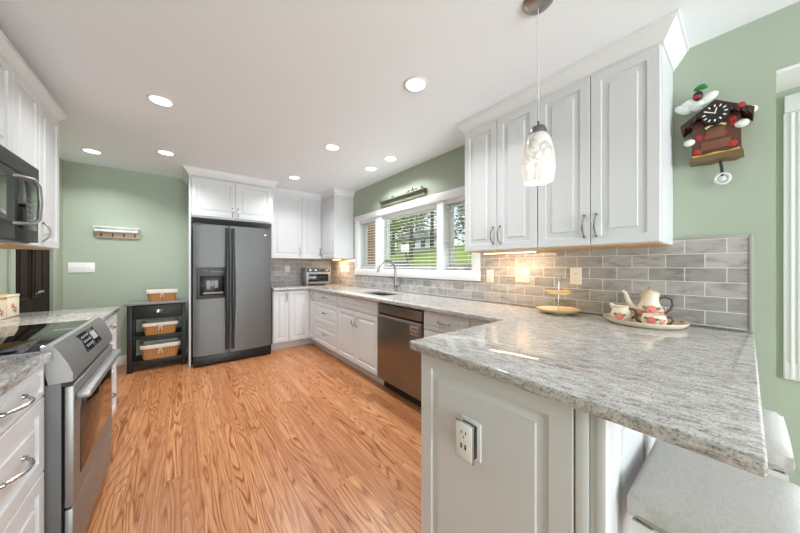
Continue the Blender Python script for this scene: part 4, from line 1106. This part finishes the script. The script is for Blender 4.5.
# ------------------------------------------------------------------ stools
def stool(label, x, y):
    T = Thing('counter_stool', label, 'stool', (x, y, 0), 'upholstered counter stools')
    wx, wy = .197, .151
    b = nb(); bmesh.ops.create_grid(b, x_segments=14, y_segments=14, size=1)
    top = [v for v in b.verts]
    for v in top:
        u, w_ = v.co.x, v.co.y; e = max(abs(u), abs(w_)); k = 1 - .025 * (u * u * w_ * w_)
        edge = max(0, (e - .72) / .28)
        v.co = (x + u * wx * k, y + w_ * wy * k, .665 - .028 * edge ** 2.2 + .008 * (1 - u * u) * (1 - w_ * w_) + .012 * u * u)
    bd_ = [e for e in b.edges if e.is_boundary]
    r = bmesh.ops.extrude_edge_only(b, edges=bd_)
    for v in [g for g in r['geom'] if isinstance(g, bmesh.types.BMVert)]: v.co.z -= .045
    bd_ = [e for e in b.edges if e.is_boundary]; bmesh.ops.contextual_create(b, geom=bd_)
    T.part('seat_cushion', b, M['upholstery'], smooth=60)
    b = nb(); pts = []
    for k in range(48):
        a = 2 * pi * k / 48; cx2, sy2 = cos(a), sin(a); p_ = .22
        u, w_ = math.copysign(abs(cx2) ** p_, cx2), math.copysign(abs(sy2) ** p_, sy2); kk = 1 - .025 * (u * u * w_ * w_)
        pts.append((x + u * (wx + .002) * kk, y + w_ * wy * kk, .597 + .012 * u * u))
    tube(b, pts, .005, 8, True); T.part('piping', b, mat('piping_taupe', (168, 160, 152), .8))
    b = nb(); ax, ay = wx - .02, wy - .02
    box(b, x - ax, x + ax, y - ay, y - ay + .02, .53, .592); box(b, x - ax, x + ax, y + ay - .02, y + ay, .53, .592); box(b, x - ax, x - ax + .02, y - ay, y + ay, .53, .592); box(b, x + ax - .02, x + ax, y - ay, y + ay, .53, .592); box(b, x - ax, x + ax, y - ay, y + ay, .588, .596)
    T.part('apron', b, TRIM)
    for sx in (-1, 1):
        for sy in (-1, 1):
            b = nb(); prism(b, [(-.02, -.02), (.02, -.02), (.02, .02), (-.02, .02)], face_frame((x + sx * (ax - .012), y + sy * (ay - .012), 0), (1, 0, 0), (0, 1, 0), (0, 0, 1)), .588); T.part('leg', b, TRIM)
    b = nb(); box(b, x - ax + .01, x + ax - .01, y - ay + .002, y - ay + .022, .2, .23); box(b, x - ax + .01, x + ax - .01, y + ay - .022, y + ay - .002, .2, .23); T.part('stretcher', b, TRIM)


stool('grey upholstered white stool in the foreground under the peninsula overhang', 1.092, .045)
stool('grey upholstered white stool at the far end of the peninsula by the wall', 1.66, .058)

# ------------------------------------------------------------------ outdoors
def gz(x):
    if x < 11.5: return -.05
    if x < 13.5: return -.05 + (x - 11.5) / 2 * 1.12
    if x < 14.4: return 1.07
    if x < 25: return 1.1 + (x - 14.4) / 10.6 * 2.5
    return 3.6 + (x - 25) * .01


b = nb(); xs2 = [2.75, 6, 11.5, 12.5, 13.5, 13.52, 14.38, 14.4, 18, 22, 25, 40, 90]; ys2 = [-30, 0, 10, 20, 40, 120]
vv = [[b.verts.new((x, y, gz(x) + 0)) for y in ys2] for x in xs2]
for i in range(len(xs2) - 1):
    for j in range(len(ys2) - 1): b.faces.new((vv[i][j], vv[i + 1][j], vv[i + 1][j + 1], vv[i][j + 1]))
o = build('lawn', b, M['grass']); o['kind'] = 'structure'
b = nb(); box(b, 13.45, 14.4, -10, 17.5, .95, 1.10); o = build('driveway', b, M['concrete']); o['kind'] = 'structure'
# wing of the house seen through the left window
T = Thing('house_wing', 'brown sided wing of the house seen through the left window', 'building', (4.6, 9.5, -.05))
b = nb(); box(b, 2.75, 5.7, 8.6, 11.5, -.05, 4.2); T.part('wall', b, M['siding'])
b = nb(); prism(b, [(2.5, 4.2), (5.95, 4.2), (4.2, 5.4)], face_frame((0, 8.3, 0), (1, 0, 0), (0, 0, 1), (0, 1, 0)), 3.5); T.part('roof', b, mat('shingle', (96, 92, 90), .9))
# far house
T = Thing('house', 'pale house with a grey roof beyond the lawn', 'house', (33.5, 35.5, 3.6))
b = nb(); box(b, 31, 36, 31, 40, 3.5, 5.9); T.part('wall', b, mat('pale_siding', (196, 204, 214), .8))
b = nb(); prism(b, [(30.5, 5.9), (36.5, 5.9), (33.5, 7.6)], face_frame((0, 30.5, 0), (1, 0, 0), (0, 0, 1), (0, 1, 0)), 10); T.part('roof', b, mat('shingle_grey', (128, 130, 136), .9))
for y in (33, 35.5, 38):
    b = nb(); box(b, 30.95, 31.0, y - .5, y + .5, 4.3, 5.5); T.part('window', b, mat('house_pane', (70, 84, 96), .1))
# parked car, end on
T = Thing('car', 'dark blue car parked outside behind the faucet', 'car', (10.3, 13.3, -.05))
cm = Matrix.Translation((10.3, 13.3, -.05)) @ Matrix.Rotation(R(-38), 4, 'Z')
def cpart(nm, fn, m, par=None):
    t = nb(); fn(t); b = nb(); add(b, t, cm); return T.part(nm, b, m, par)
bd = cpart('body', lambda t: (box(t, -.88, .88, -2.1, 2.1, .25, .92, .12, 3)), mat('car_blue', (52, 66, 96), .25))
def cabin(t):
    vs_ = box(t, -.78, .78, -1.2, 1.3, .88, 1.54, 0)
    for v in vs_:
        if v.co.z > 1.2: v.co.x *= .8; v.co.y *= .72
    bmesh.ops.bevel(t, geom=t.edges[:], offset=.06, segments=3, affect='EDGES')
cpart('cabin', cabin, mat('car_blue', (52, 66, 96), .25))
cpart('windshield', lambda t: prism(t, [(-.66, .95), (.66, .95), (.58, 1.44), (-.58, 1.44)], face_frame((0, -1.33, 0), (1, 0, 0), (0, .30, .95), (0, -.95, .3)), .02), mat('car_glass', (120, 150, 180), .05))
for sx in (-1, 1):
    for sy in (-1.3, 1.3): cpart('wheel', lambda t: cyl(t, (sx * .8 - .1, sy, .33), (sx * .8 + .1, sy, .33), .33, seg=24), mat('tyre', (26, 26, 27), .8))
# leaning post with a pale board
T = Thing('yard_post', 'leaning dark post with a pale square board on the lawn', 'post', (12.5, 15.2, .1))
b = nb(); tube(b, [(12.9, 14.95, .3), (12.75, 15.05, 1.0), (12.55, 15.2, 2.3)], .06, 8); T.part('post', b, mat('post_dark', (60, 58, 58), .6))
b = nb(); t = nb(); box(t, -.3, .3, -.04, .04, -.28, .28, .02); add(b, t, Matrix.Translation((12.5, 15.2, 2.5)) @ Matrix.Rotation(R(-40), 4, 'Z')); T.part('board', b, mat('board_pale', (206, 206, 208), .6))


def tree(name, label, x, y, h, r, kind, m, n, seed, base=.25):
    rr = random.Random(seed); z0 = gz(x) - .05
    T = Thing(name, label, 'tree', (x, y, z0), 'trees beyond the lawn')
    b = nb(); tube(b, [(x, y, z0), (x + .1, y, z0 + h * .4), (x + .05, y + .1, z0 + h * .92)], [h * .022, h * .014, h * .003], 8)
    limbs = []
    for k in range(16 if kind != 'cone' else 10):
        a = rr.uniform(0, 2 * pi); zz = rr.uniform(.25, .8) * h; l_ = r * rr.uniform(.5, .95); p0 = Vector((x + .08, y, z0 + zz)); p1 = p0 + Vector((cos(a) * l_, sin(a) * l_, l_ * (.7 if kind != 'cone' else -.1)))
        tube(b, [p0, (p0 + p1) / 2 + Vector((0, 0, .15)), p1], [h * .007, h * .005, h * .002], 5); limbs.append((p0, p1))
    T.part('trunk', b, mat('bark', (86, 76, 68), .9))
    b = nb()
    for k in range(n):
        if kind == 'cone':
            t_ = rr.random() ** .8; zz = base * h + t_ * (1 - base) * h; tier = .75 + .25 * (1 - (t_ * 9) % 1); ra = r * (1 - t_) * tier * rr.uniform(.35, 1) ** .5; a = rr.uniform(0, 2 * pi); p_ = Vector((x + ra * cos(a), y + ra * sin(a), z0 + zz - ra * .25)); s_ = rr.uniform(.12, .3)
        else:
            p0, p1 = limbs[rr.randrange(len(limbs))]; f = rr.uniform(.35, 1.15); p_ = p0.lerp(p1, f) + Vector((rr.gauss(0, 1), rr.gauss(0, 1), rr.gauss(0, .8))) * r * .2; s_ = rr.uniform(.12, .3)
        q_ = Matrix.Translation(p_) @ Matrix.Rotation(rr.uniform(0, 6.3), 4, 'Z') @ Matrix.Rotation(rr.uniform(-1, 1), 4, 'X')
        vs_ = [b.verts.new(q_ @ Vector(c)) for c in ((-s_, -s_ * .3, 0), (s_, -s_ * .3, .05), (s_ * .8, s_ * .4, 0), (-s_ * .7, s_ * .35, .06))]; b.faces.new(vs_)
    T.part('foliage', b, m, smooth=0)


tree('pine_tree', 'tall dark pine left of centre in the big window', 21.2, 28.2, 12, 3.2, 'cone', M['needles'], 2400, 1, .12)
tree('pine_tree', 'dark pine at the right side of the big window', 26.2, 26.2, 13, 3.2, 'cone', M['needles'], 2400, 2, .10)
tree('pine_tree', 'dark pine in the right-hand window', 27.0, 20.2, 11, 3.2, 'cone', M['needles'], 2400, 3, .12)
tree('leafy_tree', 'bright leafy tree at the left edge of the big window', 12.3, 17.6, 6.0, 1.9, 'round', M['leaves'], 650, 4)
tree('bare_tree', 'thin budding tree with bare branches in the middle of the big window', 17.7, 20.6, 11, 3.0, 'round', M['bud_leaves'], 1500, 5)
tree('bare_tree', 'thin budding tree in front of the pine in the right-hand window', 22.6, 15.6, 11, 2.8, 'round', M['bud_leaves'], 1300, 6)
tree('pine_tree', 'distant dark pine behind the pale house', 42, 47, 14, 4.0, 'cone', M['needles'], 2000, 8, .1)
tree('pine_tree', 'distant dark pine right of the pale house', 36, 26, 13, 4.0, 'cone', M['needles'], 2000, 9, .1)
